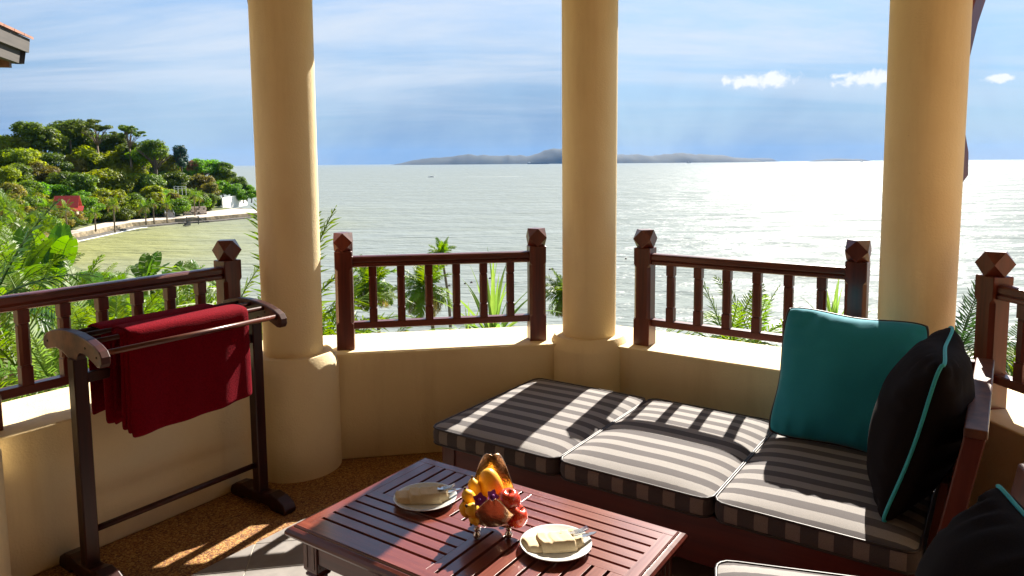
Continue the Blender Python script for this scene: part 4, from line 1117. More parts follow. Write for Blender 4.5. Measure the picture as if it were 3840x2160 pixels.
TREES = [ # x, y, radius, kind  (2576-wide picture coordinates)
 # skyline row
 (8, 372, 34, 'yellow'), (40, 372, 30, 'yellow'), (78, 338, 34, 'tall'), (112, 352, 36, 'tall'), (150, 348, 38, 'tall'), (186, 338, 40, 'tall'), (160, 380, 34, 'dark'), (215, 362, 34, 'dark'), (265, 372, 36, 'dark'), (330, 392, 34, 'dark'), (300, 362, 26, 'dark'),
 (386, 380, 30, 'dark'), (360, 400, 28, 'round'), (452, 396, 22, 'conifer'),
 # second row
 (18, 410, 34, 'round'), (60, 405, 34, 'yellow'), (95, 395, 30, 'yellow'), (130, 415, 32, 'dark'), (240, 380, 34, 'yellow'), (230, 415, 46, 'yellow'), (280, 420, 44, 'yellow'), (190, 430, 36, 'rust'), (330, 430, 38, 'yellow'), (372, 425, 34, 'round'), (405, 415, 32, 'yellow'), (432, 430, 28, 'round'),
 (470, 432, 26, 'bright'), (505, 425, 26, 'bright'), (490, 420, 17, 'pink'), (512, 432, 13, 'pink'), (535, 425, 24, 'bright'), (560, 430, 22, 'dark'), (575, 450, 20, 'round'), (600, 462, 18, 'dark'), (540, 455, 24, 'round'), (620, 478, 16, 'bright'), (632, 490, 15, 'bright'),
 # third row
 (10, 450, 32, 'yellow'), (50, 445, 32, 'round'), (90, 440, 32, 'rust'), (125, 450, 30, 'rust'), (160, 460, 30, 'dark'), (25, 490, 30, 'rust'), (70, 480, 28, 'round'), (105, 485, 28, 'bright'), (150, 490, 26, 'bright'), (200, 470, 34, 'dark'), (245, 462, 40, 'yellow'), (290, 465, 40, 'yellow'), (335, 470, 36, 'round'), (375, 465, 30, 'dark'), (410, 460, 30, 'round'), (445, 460, 28, 'dark'), (475, 465, 26, 'rust'), (505, 465, 26, 'rust'), (530, 480, 20, 'rust'), (560, 475, 22, 'bright'), (590, 482, 20, 'bright'), (612, 495, 14, 'bright'),
 # foot of the hill
 (200, 505, 26, 'bright'), (225, 520, 26, 'bright'), (255, 505, 30, 'yellow'), (285, 505, 30, 'yellow'), (310, 520, 28, 'yellow'), (250, 545, 22, 'dark'), (285, 545, 22, 'dark'), (315, 550, 20, 'dark'), (335, 510, 24, 'dark'), (380, 485, 20, 'yellow'), (392, 500, 18, 'yellow'), (350, 540, 18, 'dark'), (400, 525, 18, 'round'), (432, 500, 16, 'rust'), (470, 495, 20, 'round'), (500, 500, 18, 'dark'), (530, 505, 18, 'dark'), (545, 515, 16, 'round'), (555, 525, 14, 'bright'), (520, 522, 14, 'dark'), (450, 525, 14, 'dark'), (425, 545, 12, 'dark'),
]
for k, (x, y, r, kind) in enumerate(TREES):
    hillside_tree(x, y, r, kind, k % 3, trunk=6.0 if kind in ('tall', 'dark', 'yellow') else 4.0, zs=.9)
# two spreading emergent trees with bare limbs under flat-topped crowns
def emergent(x, y0, y1, w, seed):
    rnd = random.Random(seed); x *= 1.4907; Y = 214.0
    top = at(x, y0 * 1.4907, Y); bot = at(x, y1 * 1.4907, Y); sc = Y / F * 1.4907
    gz = hill(top.x, top.y); H_ = top.z - gz; W_ = w * sc
    e = empty('emergent_tree', (top.x, top.y, gz), 0, 'tall spreading tree with bare limbs above the headland canopy', 'tree', 'spreading trees above the canopy')
    mb = MB(); base = Vector((0, 0, 0)); fork = Vector((0, 0, (bot.z - gz) * .98))
    mb.tube([base, fork * .5 + Vector((.3, 0, 0)), fork], [.45, .34, .26], 7)
    lobes = []
    for k in range(13):
        a = 2 * pi * k / 13 + rnd.uniform(-.3, .3); rr = W_ * rnd.uniform(.25, 1.0); hz = H_ - .9 - (rr / W_) ** 2 * (top.z - bot.z) * .42 - rnd.uniform(0, 1.2)
        tip = Vector((rr * cos(a), rr * sin(a) * .7, hz)); mid = fork.lerp(tip, .5) + Vector((rnd.uniform(-.5, .5), 0, .6))
        mb.tube([fork, fork.lerp(mid, .5) + Vector((rnd.uniform(-.2, .2), 0, .1)), mid, tip], [.17, .12, .09, .04], 5)
        q = W_ * rnd.uniform(.17, .26); lobes.append((tip.x, tip.y, tip.z + .2, q, q, q * .42))
        for _ in range(2):
            t_ = mid.lerp(tip, rnd.uniform(.3, .9)) + Vector((rnd.uniform(-1.4, 1.4), rnd.uniform(-1, 1), rnd.uniform(.3, 1.3))); mb.tube([mid, t_], [.06, .02], 4)
            q2 = q * rnd.uniform(.5, .8); lobes.append((t_.x, t_.y, t_.z, q2, q2, q2 * .45))
    mb.build('trunk', 'trunk', e, smooth=True)
    leaf_cloud(lobes, 4200, .22, .8, rnd).build('crown', 'leaf_dark', e)
emergent(240, 290, 365, 46, 11); emergent(322, 305, 372, 38, 12); emergent(172, 298, 345, 12, 13)

# ------------------------------------------------------------------ palms
def frond_mesh(name, bend, n=30, width=.26, m='palm_green', droop=.35, gap=1.0):
    """one feather frond of unit length along +x: arched stalk with two rows of leaflets"""
    mb = MB(); pts = []; ang = 0; p = Vector((0, 0, 0)); stp = 1.0 / 24
    for k in range(25):
        pts.append(p.copy()); ang = -bend * (k / 24) ** 1.25; p = p + Vector((cos(ang), 0, sin(ang))) * stp
    mb.tube(pts[::2], [.011 * (1 - .85 * k / 12) + .0015 for k in range(13)], 4)
    rnd = random.Random(int(bend * 100) + n)
    for k in range(n):
        t = .12 + .88 * k / (n - 1); i = min(int(t * 24), 23); q = pts[i].lerp(pts[i + 1], t * 24 - i); d = (pts[i + 1] - pts[i]).normalized()
        nrm = Vector((-d.z, 0, d.x))
        ln = width * (sin(pi * min(1, .18 + t * .80)) ** .7) * rnd.uniform(.85, 1.1)
        for s_ in (-1, 1):
            if rnd.random() < .05: continue
            sd_ = Vector((0, s_, 0)); dirv = (sd_ * .82 + d * (.45 + .35 * t + rnd.uniform(-.14, .14)) + nrm * .25 * rnd.uniform(-.5, 1.5)).normalized()
            w_ = .0135 * gap
            a = q; b = q + dirv * ln * .55 - Vector((0, 0, droop * ln * .18)); c_ = q + dirv * ln * rnd.uniform(.72, 1.0) - Vector((0, 0, droop * ln * .75 * rnd.uniform(.3, 1.9)))
            wv = d * w_
            mb.add([a - wv * .5, a + wv * .5, b + wv, b - wv * .8, c_], [(0, 1, 2, 3), (3, 2, 4)])
    return mb.mesh(name, m)
FR = {}
def fronds(m, width=.26, n=30, gap=1.0):
    key = (m, width, n, gap)
    if key not in FR: FR[key] = [frond_mesh('frond', b, n, width, m, dr, gap) for b, dr in ((.35, .25), (.9, .4), (1.5, .55), (2.0, .7))]
    return FR[key]
def palm(name, base, top, flen, nf, mats, lab, grp, rad=.14, width=.26, n=30, gap=1.0, seed=0, upright=0.0, cat='palm tree', lean=.0, emax=75, emin=-28):
    rnd = random.Random(seed + 31); e = empty(name, base, 0, lab, cat, grp)
    d = top - base
    if d.length > .3:
        mb = MB(); pts = []; rad_ = []
        nseg = 14
        for k in range(nseg + 1):
            t = k / nseg; pts.append(d * t + Vector((lean * sin(pi * t), 0, 0))); rad_.append(rad * (1.15 - .45 * t) * (1 + .07 * (k % 2)))
        mb.tube(pts, rad_, 8); mb.build('trunk', 'trunk', e, smooth=True)
    for k in range(nf):
        u = (k + .5) / nf; az = k * 2.39996 + rnd.uniform(-.25, .25); el = radians(emax - (emax - emin) * u ** (.9 - upright) + rnd.uniform(-8, 8))
        bi = min(3, int(u * 4 * (1 - upright))); ms = fronds(mats[1] if (u > .8 and len(mats) > 1) else mats[0], width, n, gap)
        link_mesh('frond', ms[bi], e, d, (rnd.uniform(-.5, .5), -el, az), flen * rnd.uniform(.82, 1.1) * (1 if u < .85 else .85))
    return e
# coconut palms on the shore below the railing
CL = 'coconut palms on the shore below the pavilion'
for (x, y, Y, L_, s_, lab) in ((1385, 1075, 47, 2.3, 1, 'coconut palm seen behind the left end of the middle railing'), (1592, 1085, 46, 2.35, 2, 'coconut palm seen behind the middle of the middle railing'), (2128, 1110, 44, 2.1, 3, 'coconut palm half hidden by the column behind the daybed'), (1655, 955, 60, 1.5, 4, 'coconut palm tip just above the middle railing')):
    top = at(x, y, Y); gz = ground(top.x, top.y) - .3
    palm('coconut_palm', Vector((top.x + .6, top.y, gz)), top, L_, 30, ('palm_green', 'palm_dry'), lab, CL, .13, .32, 36, 1.7, seed=s_, lean=.3)
# palms along the far promenade and lawn
for k, (x, y, yb, L_) in enumerate(((285, 465 + 50, 580, 26), (165, 525, 590, 30), (238, 535, 575, 22), (365, 520, 560, 28), (418, 512, 556, 24), (488, 492, 540, 24), (75, 500, 570, 34), (120, 520, 575, 28), (500, 495, 535, 22), (40, 530, 600, 34), (8, 505, 590, 34), (385, 512, 558, 20))):
    xf, yf = x * 1.4907, y * 1.4907
    p = onz(xf, yb * 1.4907, PROM + .4); top = at(xf, yf, p.y); gz = PROM
    d, l = shore_d(p.x, p.y)
    if d < 0: p = p + Vector((-3, 1, 0))
    top = at(xf, yf, p.y); b_ = Vector((top.x, top.y, max(hill(top.x, top.y), PROM) - .2))
    palm('promenade_palm', b_, top, L_ * 1.4907 * p.y / F, 15, ('palm_green', 'palm_dry'), 'small coconut palm along the far promenade', 'palms along the far promenade', .16, .30, 20, 1.6, seed=40 + k)
# ------------------------------------------------------------------ far buildings and built things
def box_at(mb, c, ux, w, d, z0, z1):
    uy = Vector((-ux.y, ux.x)); q = [c + ux * a * w / 2 + uy * b * d / 2 for a, b in ((-1, -1), (1, -1), (1, 1), (-1, 1))]
    return mb.prism([p[:] for p in q], z0, z1)
hb = onz(255, 806, -9.6); 
hs = empty('beach_house', hb, radians(20), 'small beach house with a steep red roof among palms', 'house'); hs.scale = (.85, .85, .85)
MB().box(-2.6, 2.6, -2.0, 2.0, -.9, 0.0).build('platform', 'white_wall', hs)
MB().box(-2.2, 2.2, .2, 1.9, 0.0, 2.3).build('wall', 'house_wall', hs)
for x in (-2.3, -.7, .8, 2.3): MB().box(x - .12, x + .12, -1.9, -1.66, 0, 2.3).build('post', 'house_wall', hs)
MB().box(-1.2, -.2, .14, .2, .0, 1.9).build('door', 'ship_dark', hs); MB().box(.5, 1.6, .14, .2, .8, 1.8).build('window', 'ship_dark', hs)
rw = MB(); rw.add([(-3.0, -2.6, 2.0), (3.0, -2.6, 2.0), (3.0, .2, 5.0), (-3.0, .2, 5.0), (-3.0, 2.6, 2.3), (3.0, 2.6, 2.3), (-3.0, -2.6, 2.15), (3.0, -2.6, 2.15), (3.0, .2, 5.18), (-3.0, .2, 5.18), (-3.0, 2.6, 2.45), (3.0, 2.6, 2.45)],
  [(1, 0, 3, 2), (2, 3, 4, 5), (6, 7, 8, 9), (9, 8, 11, 10), (0, 1, 7, 6), (4, 10, 11, 5), (0, 6, 9, 3), (3, 9, 10, 4), (1, 2, 8, 7), (2, 5, 11, 8)]); rw.build('roof', 'red_roof', hs)
MB().add([(1.2, -3.4, 1.1), (4.2, -3.4, 1.1), (4.2, -1.6, 2.3), (1.2, -1.6, 2.3), (1.2, -3.4, 1.25), (4.2, -3.4, 1.25), (4.2, -1.6, 2.45), (1.2, -1.6, 2.45)], [(1, 0, 3, 2), (4, 5, 6, 7), (0, 1, 5, 4), (1, 2, 6, 5), (2, 3, 7, 6), (3, 0, 4, 7)]).build('porch_roof', 'red_roof', hs)
st = empty('house_stairs', onz(275, 818, -10.8), radians(-35), 'pale concrete steps running down from the red-roofed house', 'stairs')
for k in range(10): MB().box(k * .45, k * .45 + .46, -.8, .8, -1.2, .9 - k * .19).build('step', 'concrete', st)
for y in (-.85, .85): MB().tube([(0, y, 1.7), (4.4, y, -.1)], .06, 6).build('handrail', 'grey_rail', st)
p = [onz(x, y, PROM + .25) for x, y in ((150, 858), (310, 846), (262, 822), (215, 815), (150, 822))]
c = sum(p, Vector()) / 5
lw = []
for q in p: lw.append((q.x - c.x, q.y - c.y, max(hill(q.x, q.y) - PROM - .25, 0) + .25))
tag(MB().add(lw, [(0, 1, 2, 3, 4)]).build('lawn', 'lawn', loc=c), kind='structure')

# white retaining wall at the headland tip, panel by panel
pa, pb = onz(834, 780, PROM + .3), onz(927, 762, PROM + .3)
hgt = 44 / F * pa.y
rw_ = empty('retaining_wall', (pa.x, pa.y, PROM - .2), atan2(pb.y - pa.y, pb.x - pa.x), 'white curved retaining wall at the headland tip', 'wall')
ln = (Vector((pb.x, pb.y)) - Vector((pa.x, pa.y))).length
npan = 9
for k in range(npan):
    x0, x1 = ln * k / npan, ln * (k + 1) / npan
    MB().box(x0 + .02, x1 - .02, -.15 + .5 * (k / npan) ** 3, .15 + .5 * (k / npan) ** 3, 0, hgt * (1 + .04 * k / npan)).build('panel', 'white_wall', rw_)
MB().box(0, ln, -.1, .1, -.2, hgt * .99).build('backing', 'white_wall', rw_)
# stone wall and stair at the hill foot
pa, pb = onz(688, 808, PROM + .1), onz(775, 803, PROM + .1)
sw2 = empty('stone_wall', (pa.x, pa.y, PROM - .1), atan2(pb.y - pa.y, pb.x - pa.x), 'pale stone retaining wall behind the promenade palm', 'wall')
ln = (pb - pa).length; hgt = 34 / F * pa.y; rnd = random.Random(4); nrow, ncol = 5, 12
for r_ in range(nrow):
    for c_ in range(ncol):
        x0 = ln * (c_ + (.5 if r_ % 2 else 0)) / (ncol + .5); w_ = ln / (ncol + .5)
        hh = hgt / nrow * (.75 if c_ < 4 else 1)
        MB().box(x0 + .02, x0 + w_ - .02, -.2 + rnd.uniform(-.05, .03), .2, hh * r_ + .02, hh * (r_ + 1) - .02).build('stone', 'concrete' if rnd.random() < .7 else 'rock', sw2)
MB().box(0, ln, -.12, .35, 0, hgt * .72).build('backing', 'rock', sw2)
pst = onz(640, 815, PROM + .1)
stt = empty('hill_stairs', pst, radians(128), 'grey concrete stairway with white rails climbing the far hill', 'stairs')
for k in range(12): MB().box(k * .42, k * .42 + .5, -1.0, 1.0, -.3, .22 * (k + 1)).build('step', 'concrete', stt)
for y in (-1.05, 1.05):
    MB().tube([(0, y, 1.0), (5.0, y, 3.6)], .07, 6).build('handrail', 'ship_white', stt)
    for k in range(4): MB().tube([(k * 1.5 + .1, y, .2 + .75 * k), (k * 1.5 + .1, y, 1.05 + .78 * k)], .05, 5).build('baluster', 'ship_white', stt)
upf = at(652, 712, 214)
fe = empty('hill_fence', upf, radians(10), 'pale railing of a landing halfway up the far hill', 'fence')
for z in (.3, .9): MB().box(0, 3.4, -.05, .05, z, z + .12).build('rail', 'ship_white', fe)
for k in range(4): MB().box(k * 1.1, k * 1.1 + .1, -.05, .05, -1.6, 1.05).build('post', 'ship_white', fe)
# dark steps down to the water at the sea wall
pj = onz(722, 826, PROM + .1)
jt = empty('jetty_steps', pj, radians(70), 'dark timber rail and steps down the sea wall to the water', 'steps')
for x in (-2.0, 2.0): MB().box(x - .09, x + .09, -.1, .1, -1.2, 1.0).build('post', 'dark_fence', jt)
MB().box(-2.0, 2.0, -.06, .06, .72, .86).build('rail', 'dark_fence', jt); MB().box(-2.0, 2.0, -.06, .06, .25, .36).build('rail', 'dark_fence', jt)
for s_ in (-1, 1): MB().tube([(s_ * 2.0, 0, .8), (s_ * 3.8, -.4, -.7)], .07, 5).build('handrail', 'dark_fence', jt)
for k in range(5): MB().box(-3.4 + k * .35, -3.0 + k * .35, -.9, -.1, -1.2, -.9 + k * .2).build('step', 'dark_fence', jt)

# ------------------------------------------------------------------ boats
def hull(L_, B_, D_, mb=None):
    mb = mb or MB(); rings = []
    for t in (0, .08, .3, .7, .92, 1):
        w = B_ / 2 * (.75 if t == 0 else 1 if t < .75 else .7 if t < .95 else .04); x = (t - .5) * L_; sh = D_ * (.18 * max(0, t - .6) / .4)
        rings.append([(x, -w * .55, -.3 * D_), (x, -w, D_ * .5 + sh), (x, -w, D_ + sh), (x, w, D_ + sh), (x, w, D_ * .5 + sh), (x, w * .55, -.3 * D_)])
    return mb.loft(rings)
def boat(name, px, py, Y, L_, lab, kind, rz):
    p = at(px, py, Y); e = empty(name, (p.x, p.y, SEA), rz, lab, 'boat' if kind != 'barge' else 'ship')
    if kind == 'barge':
        hull(L_, L_ * .14, L_ * .045).build('hull', 'ship_dark', e); MB().box(-.46 * L_, -.38 * L_, -.05 * L_, .05 * L_, .045 * L_, .10 * L_).build('deckhouse', 'ship_white', e)
        for k in range(5): MB().box(-.30 * L_ + k * .14 * L_, -.19 * L_ + k * .14 * L_, -.05 * L_, .05 * L_, .044 * L_, .056 * L_).build('hatch', 'ship_dark', e)
    elif kind == 'tug':
        hull(L_, L_ * .28, L_ * .10).build('hull', 'ship_dark', e); MB().box(-.12 * L_, .16 * L_, -.09 * L_, .09 * L_, .10 * L_, .24 * L_).build('deckhouse', 'ship_white', e)
        MB().box(-.02 * L_, .10 * L_, -.06 * L_, .06 * L_, .24 * L_, .32 * L_).build('bridge', 'ship_white', e); MB().tube([(.0, 0, .3 * L_), (0, 0, .5 * L_)], .012 * L_, 6).build('mast', 'ship_dark', e)
    else:
        hull(L_, L_ * .28, L_ * .11).build('hull', 'ship_white', e); MB().box(-.2 * L_, .12 * L_, -.1 * L_, .1 * L_, .11 * L_, .15 * L_).build('cabin', 'ship_dark', e)
        MB().box(-.24 * L_, .16 * L_, -.12 * L_, .12 * L_, .22 * L_, .235 * L_).build('canopy', 'ship_white', e)
        for x in (-.22, .14):
            for y in (-.1, .1): MB().tube([(x * L_, y * L_, .1 * L_), (x * L_, y * L_, .225 * L_)], .006 * L_, 5).build('canopy_post', 'ship_dark', e)
    return e
boat('cargo_barge', 2019, 609, 7000, 210, 'long dark barge lying off the main island', 'barge', radians(2))
boat('tugboat', 2583, 607, 6200, 34, 'dark tugboat off the right half of the main island', 'tug', radians(180))
boat('workboat', 3232, 600, 6200, 26, 'tiny dark boat beside the small right island', 'tug', 0)
sp = boat('speedboat', 1618, 664, 815, 7.5, 'white speedboat crossing with a foam wake', 'speed', radians(176))
wk = MB(); p = at(1618, 664, 815); rows = []
for k in range(16):
    t = k / 15; rows.append([(3 + t * 95, -.3 - t * 1.4, 0), (3 + t * 95, .4 + t * 1.2, 0)])
w_ = wk.loft(rows, cap=False, closed=False).build('wake', 'foam', loc=(p.x, p.y, SEA + .05), rot=(0, 0, radians(-4))); tag(w_, kind='stuff')
# mooring buoys
for k, (x, y) in enumerate(((1745, 1065), (1768, 1061), (1838, 1045), (1846, 1043), (1885, 1040), (2062, 1012), (2073, 1010), (1466, 1112), (1472, 1112), (2347, 972), (1685, 1073), (1414, 1123))):
    q = onz(x, y, SEA); o = MB().lathe([(.05, -.2), (.15, -.05), (.18, .05), (.14, .13), (.05, .17), (.04, .25), (.01, .26)], 10).build('buoy', 'buoy', smooth=True, loc=q); tag(o, 'small dark mooring buoy floating off the shore', 'buoy', 'mooring buoys')
def ship_light(): pass

# ------------------------------------------------------------------ near plants
def banana_leaf(seed, m='banana_leaf', torn=.5):
    """unit-length paddle leaf along +x with a midrib, its blade torn into strips"""
    rnd = random.Random(seed); mb = MB(); n = 26; pts = []; p = Vector((0, 0, 0)); stalk = .16
    bend = rnd.uniform(.5, 1.3)
    for k in range(n + 1):
        a = .12 - bend * (k / n) ** 1.6; pts.append(p.copy()); p = p + Vector((cos(a), 0, sin(a))) / n
    mb.tube(pts[::2], [.014 * (1 - .85 * k / 13) for k in range(14)], 5, 1)
    for s_ in (-1, 1):
        k = int(stalk * n)
        while k < n:
            run = rnd.randint(1, 4) if rnd.random() < torn else rnd.randint(4, 8); e = min(n, k + run); lift = rnd.uniform(-.05, .10); rows = []
            for i in range(k, e + 1):
                t = (i / n - stalk) / (1 - stalk); w = .185 * sin(pi * min(1, max(0.02, t * .90 + .09))) ** .55
                q = pts[i]; sh = (.004 if i == k else -.004 if i == e else 0) ; fold = .25
                rows.append([q + Vector((sh, 0, .003)), q + Vector((sh + .02, s_ * w * .5, .05 * w - fold * w * .12)), q + Vector((sh + .05, s_ * w, -fold * w * .6 + lift * w))])
            if len(rows) > 1: mb.loft(rows if s_ > 0 else [list(r) for r in rows], 0, None, False, False)
            k = e
    return mb.mesh('leaf', [m, 'blade_green'])
BL = [banana_leaf(k, torn=.35 + .15 * k) for k in range(4)]
def banana_plant(base, top, leaves, lab, grp='banana plants in the garden'):
    e = empty('banana_plant', base, 0, lab, 'banana plant', grp); d = top - base
    MB().tube([(0, 0, 0), d * .5, d], [.16, .12, .08], 8).build('stem', 'palm_green', e, smooth=True)
    for k, (az, el, ln, roll) in enumerate(leaves):
        link_mesh('leaf', BL[k % 4], e, d * .97, (radians(roll), -radians(el), radians(az)), ln)
    return e
def gnd(p): return Vector((p.x, p.y, ground(p.x, p.y) - .2))
def plant_base(x, y, Y): p = at(x, y, Y); return p, gnd(p)
tp, bs = plant_base(205, 1075, 24)
banana_plant(bs, tp, [(88, 84, 2.3, 4), (60, 80, 2.2, 60), (20, 76, 2.1, -70), (170, 80, 2.1, 80), (200, 55, 1.7, 30), (250, 40, 1.6, 0), (-50, 50, 1.7, 0), (140, 66, 1.9, 50)], 'big banana plant with tall upright leaves by the bay')
tp, bs = plant_base(545, 1045, 17)
banana_plant(bs, tp, [(110, 78, .80, 0), (70, 60, .85, 30), (150, 50, .75, -30), (30, 76, .75, 0), (220, 42, .7, 0), (0, 45, .75, 20)], 'banana plant rising above the railing left of the corner post')
tp, bs = plant_base(655, 1060, 17)
banana_plant(bs, tp, [(80, 80, .70, 0), (30, 62, .72, 30), (160, 60, .6, -30), (-10, 50, .7, 0), (200, 30, .6, 0)], 'slender banana plant beside the railing corner post')
tp, bs = plant_base(735, 1060, 16)
banana_plant(bs, tp, [(150, 55, .75, -20), (120, 66, .7, 20), (40, 60, .6, 0), (175, 40, .7, 0), (-20, 40, .6, 10)], 'banana plant with drooping leaves behind the railing corner post')
tp, bs = plant_base(420, 1190, 12)
banana_plant(bs, tp, [(150, 20, .9, -20), (60, 30, .8, 20), (230, 10, .8, 0), (-30, 20, .9, 0), (100, 45, .8, 10)], 'broad-leaved banana plant low behind the left railing')

tp, bs = plant_base(70, 1060, 18)
banana_plant(bs, tp, [(100, 70, 1.5, 20), (40, 60, 1.4, -40), (160, 55, 1.4, 40), (220, 40, 1.2, 0), (-20, 45, 1.3, 0), (70, 80, 1.5, 60)], 'leafy banana plant at the far left above the railing')
tp, bs = plant_base(330, 1150, 13)
banana_plant(bs, tp, [(100, 60, .95, 20), (30, 50, .9, -40), (170, 45, .9, 40), (230, 30, .8, 0), (-30, 35, .9, 0)], 'mid-sized banana plant among the feather palms behind the left railing')
tp, bs = plant_base(120, 1290, 9.5)
banana_plant(bs, tp, [(100, 50, .9, 20), (30, 40, .85, -40), (170, 35, .9, 40), (250, 30, .8, 0), (-40, 30, .85, 0)], 'low banana plant seen between the balusters of the left railing')
GP = 'feather palms in the garden below the pavilion'
NEAR = [ # top px, top py, distance, frond length, n fronds, mats, upright, label
 (375, 1010, 22, .95, 9, ('palm_green',), .5), (290, 1060, 20, 1.2, 11, ('palm_green', 'palm_dry'), .25), (60, 1020, 14, 1.3, 12, ('palm_green', 'palm_dry'), .2),
 (-30, 1090, 8.5, 1.35, 10, ('palm_dark',), .2), (110, 1150, 11, 1.25, 12, ('palm_green', 'palm_dry'), .2), (250, 1190, 10, 1.15, 12, ('palm_green', 'palm_dry'), .2), (330, 1260, 9, 1.1, 12, ('palm_green', 'palm_dry'), .15),
 (60, 1330, 8, 1.1, 12, ('palm_green',), .2), (190, 1390, 7.5, 1.0, 12, ('blade_green', 'palm_green'), .1), (450, 1300, 8.5, 1.0, 11, ('palm_green', 'palm_dry'), .1), (560, 1210, 10, 1.05, 12, ('palm_green', 'palm_dry'), .2),
 (650, 1150, 12, 1.1, 11, ('palm_green', 'palm_dry'), .3), (760, 1130, 11, 1.0, 11, ('palm_green', 'palm_dry'), .2), (860, 1180, 9, .95, 11, ('palm_green',), .2), (480, 1120, 14, 1.1, 11, ('palm_green', 'palm_dry'), .3),
 (30, 900, 40, 2.6, 14, ('palm_green', 'palm_dry'), .1), (110, 930, 34, 2.2, 14, ('palm_green', 'palm_dry'), .1), (-40, 820, 60, 3.0, 14, ('palm_green', 'palm_dry'), .1), (60, 800, 80, 3.2, 14, ('palm_green', 'palm_dry'), .1), (150, 820, 85, 2.8, 14, ('palm_green', 'palm_dry'), .1), (20, 740, 105, 3.4, 14, ('palm_green', 'palm_dry'), .1),
 (90, 960, 26, 1.9, 13, ('palm_green', 'palm_dry'), .2), (170, 1000, 28, 1.6, 12, ('palm_green', 'palm_dry'), .2), (840, 1060, 26, 1.0, 10, ('palm_green',), .3), (620, 1040, 30, 1.1, 10, ('palm_green', 'palm_dry'), .3), (450, 1035, 30, 1.2, 10, ('palm_green', 'palm_dry'), .3),
 (700, 1290, 8, .9, 11, ('palm_green',), .1), (840, 1330, 7.5, .9, 11, ('palm_green', 'palm_dry'), .1), (600, 1400, 7, .9, 10, ('palm_green',), .1), (350, 1420, 6.6, .8, 10, ('palm_green', 'palm_dry'), .1)]
for k, (x, y, Y, L_, nf, ms, up_) in enumerate(NEAR):
    tp, bs = plant_base(x, y + 45, Y)
    far_ = Y > 30
    palm('feather_palm', bs, tp, L_, nf, ms, ('tall feather palm far down the slope before the headland' if Y > 55 else 'feather palm on the middle slope near the big banana plant' if Y > 18 else 'dark feather palm leaning in beside the left railing' if ms[0] == 'palm_dark' else 'pale-bladed feather palm low behind the left railing' if ms[0] == 'blade_green' else 'feather palm with dry lower fronds close behind the left railing' if len(ms) > 1 else 'all-green feather palm close behind the left railing'), GP, .09 if not far_ else .14, .27, 26, 1.15, seed=100 + k, upright=up_, emax=82)
# cane palm behind the column by the towel rack, and one right of it
tp, bs = plant_base(1085, 1330, 5.6)
palm('cane_palm', bs, tp, 1.15, 18, ('palm_green', 'palm_dark'), 'cane palm arching out on both sides of the column by the towel rack', 'cane palms against the pavilion', .05, .22, 24, .8, seed=300, upright=-.1, emax=84, emin=20)
tp, bs = plant_base(1215, 1330, 5.3)
palm('cane_palm', bs, tp, .72, 18, ('palm_green',), 'bright cane palm filling the gap left of the middle railing', 'cane palms against the pavilion', .05, .26, 28, .9, seed=301, upright=.1, emax=80, emin=0)
tp, bs = plant_base(1400, 1370, 5.6)
palm('cane_palm', bs, tp, .62, 14, ('palm_green',), 'low cane palm just above the ledge of the middle railing', 'cane palms against the pavilion', .05, .26, 28, .9, seed=302, upright=.0, emax=60, emin=0)
for k, (x, y, Y, L_, lab) in enumerate(((2830, 1290, 7.0, .75, 'low cane palm showing above the ledge of the right railing'), (2730, 1330, 6.6, .7, 'thin cane palm at the foot of the right railing'), (3590, 1330, 4.7, .62, 'dark cane palm right of the column behind the teal pillow'), (3790, 1430, 4.6, .5, 'cane palm beyond the far right railing'))):
    tp, bs = plant_base(x, y, Y)
    palm('cane_palm', bs, tp, L_, 13, ('palm_green',) if k != 2 else ('palm_dark',), lab, 'cane palms against the pavilion', .05, .24, 26, .9, seed=310 + k, upright=.1, emax=82, emin=5)
# spiky pandanus-like plants
def blade_mesh(seed, bend):
    rnd = random.Random(seed); rows = []; p = Vector((0, 0, 0))
    for k in range(11):
        t = k / 10; a = -bend * t ** 2; w = .028 * (1 - t ** 2.2) + .001
        rows.append([p + Vector((0, -w, w * .5)), p.copy(), p + Vector((0, w, w * .5))]); p = p + Vector((cos(a), 0, sin(a))) * .1
    return MB().loft(rows, cap=False, closed=False).mesh('leaf', 'blade_green', True)
BLD = [blade_mesh(1, .25), blade_mesh(2, .7), blade_mesh(3, 1.5)]
def spiky(x, y, Y, L_, n, lab, seed, spread=60):
    rnd = random.Random(seed); tp, bs = plant_base(x, y, Y); e = empty('spiky_plant', bs, 0, lab, 'plant', 'spiky leaved plants')
    d = tp - bs; MB().tube([(0, 0, 0), d], [.07, .05], 7).build('stem', 'trunk', e)
    for k in range(n):
        u = k / n; el = 88 - spread * u + rnd.uniform(-6, 6)
        link_mesh('leaf', BLD[min(2, int(u * 3))], e, d, (rnd.uniform(-.4, .4), -radians(el), k * 2.4), L_ * rnd.uniform(.75, 1.1))
spiky(1848, 1290, 6.2, .80, 26, 'spiky long-bladed plant behind the right half of the middle railing', 5)
spiky(3125, 1290, 5.2, .52, 14, 'spiky long-bladed plant behind the right railing end post', 6, 35)
spiky(1760, 1300, 7.0, .5, 12, 'smaller spiky plant behind the middle railing', 8, 75)
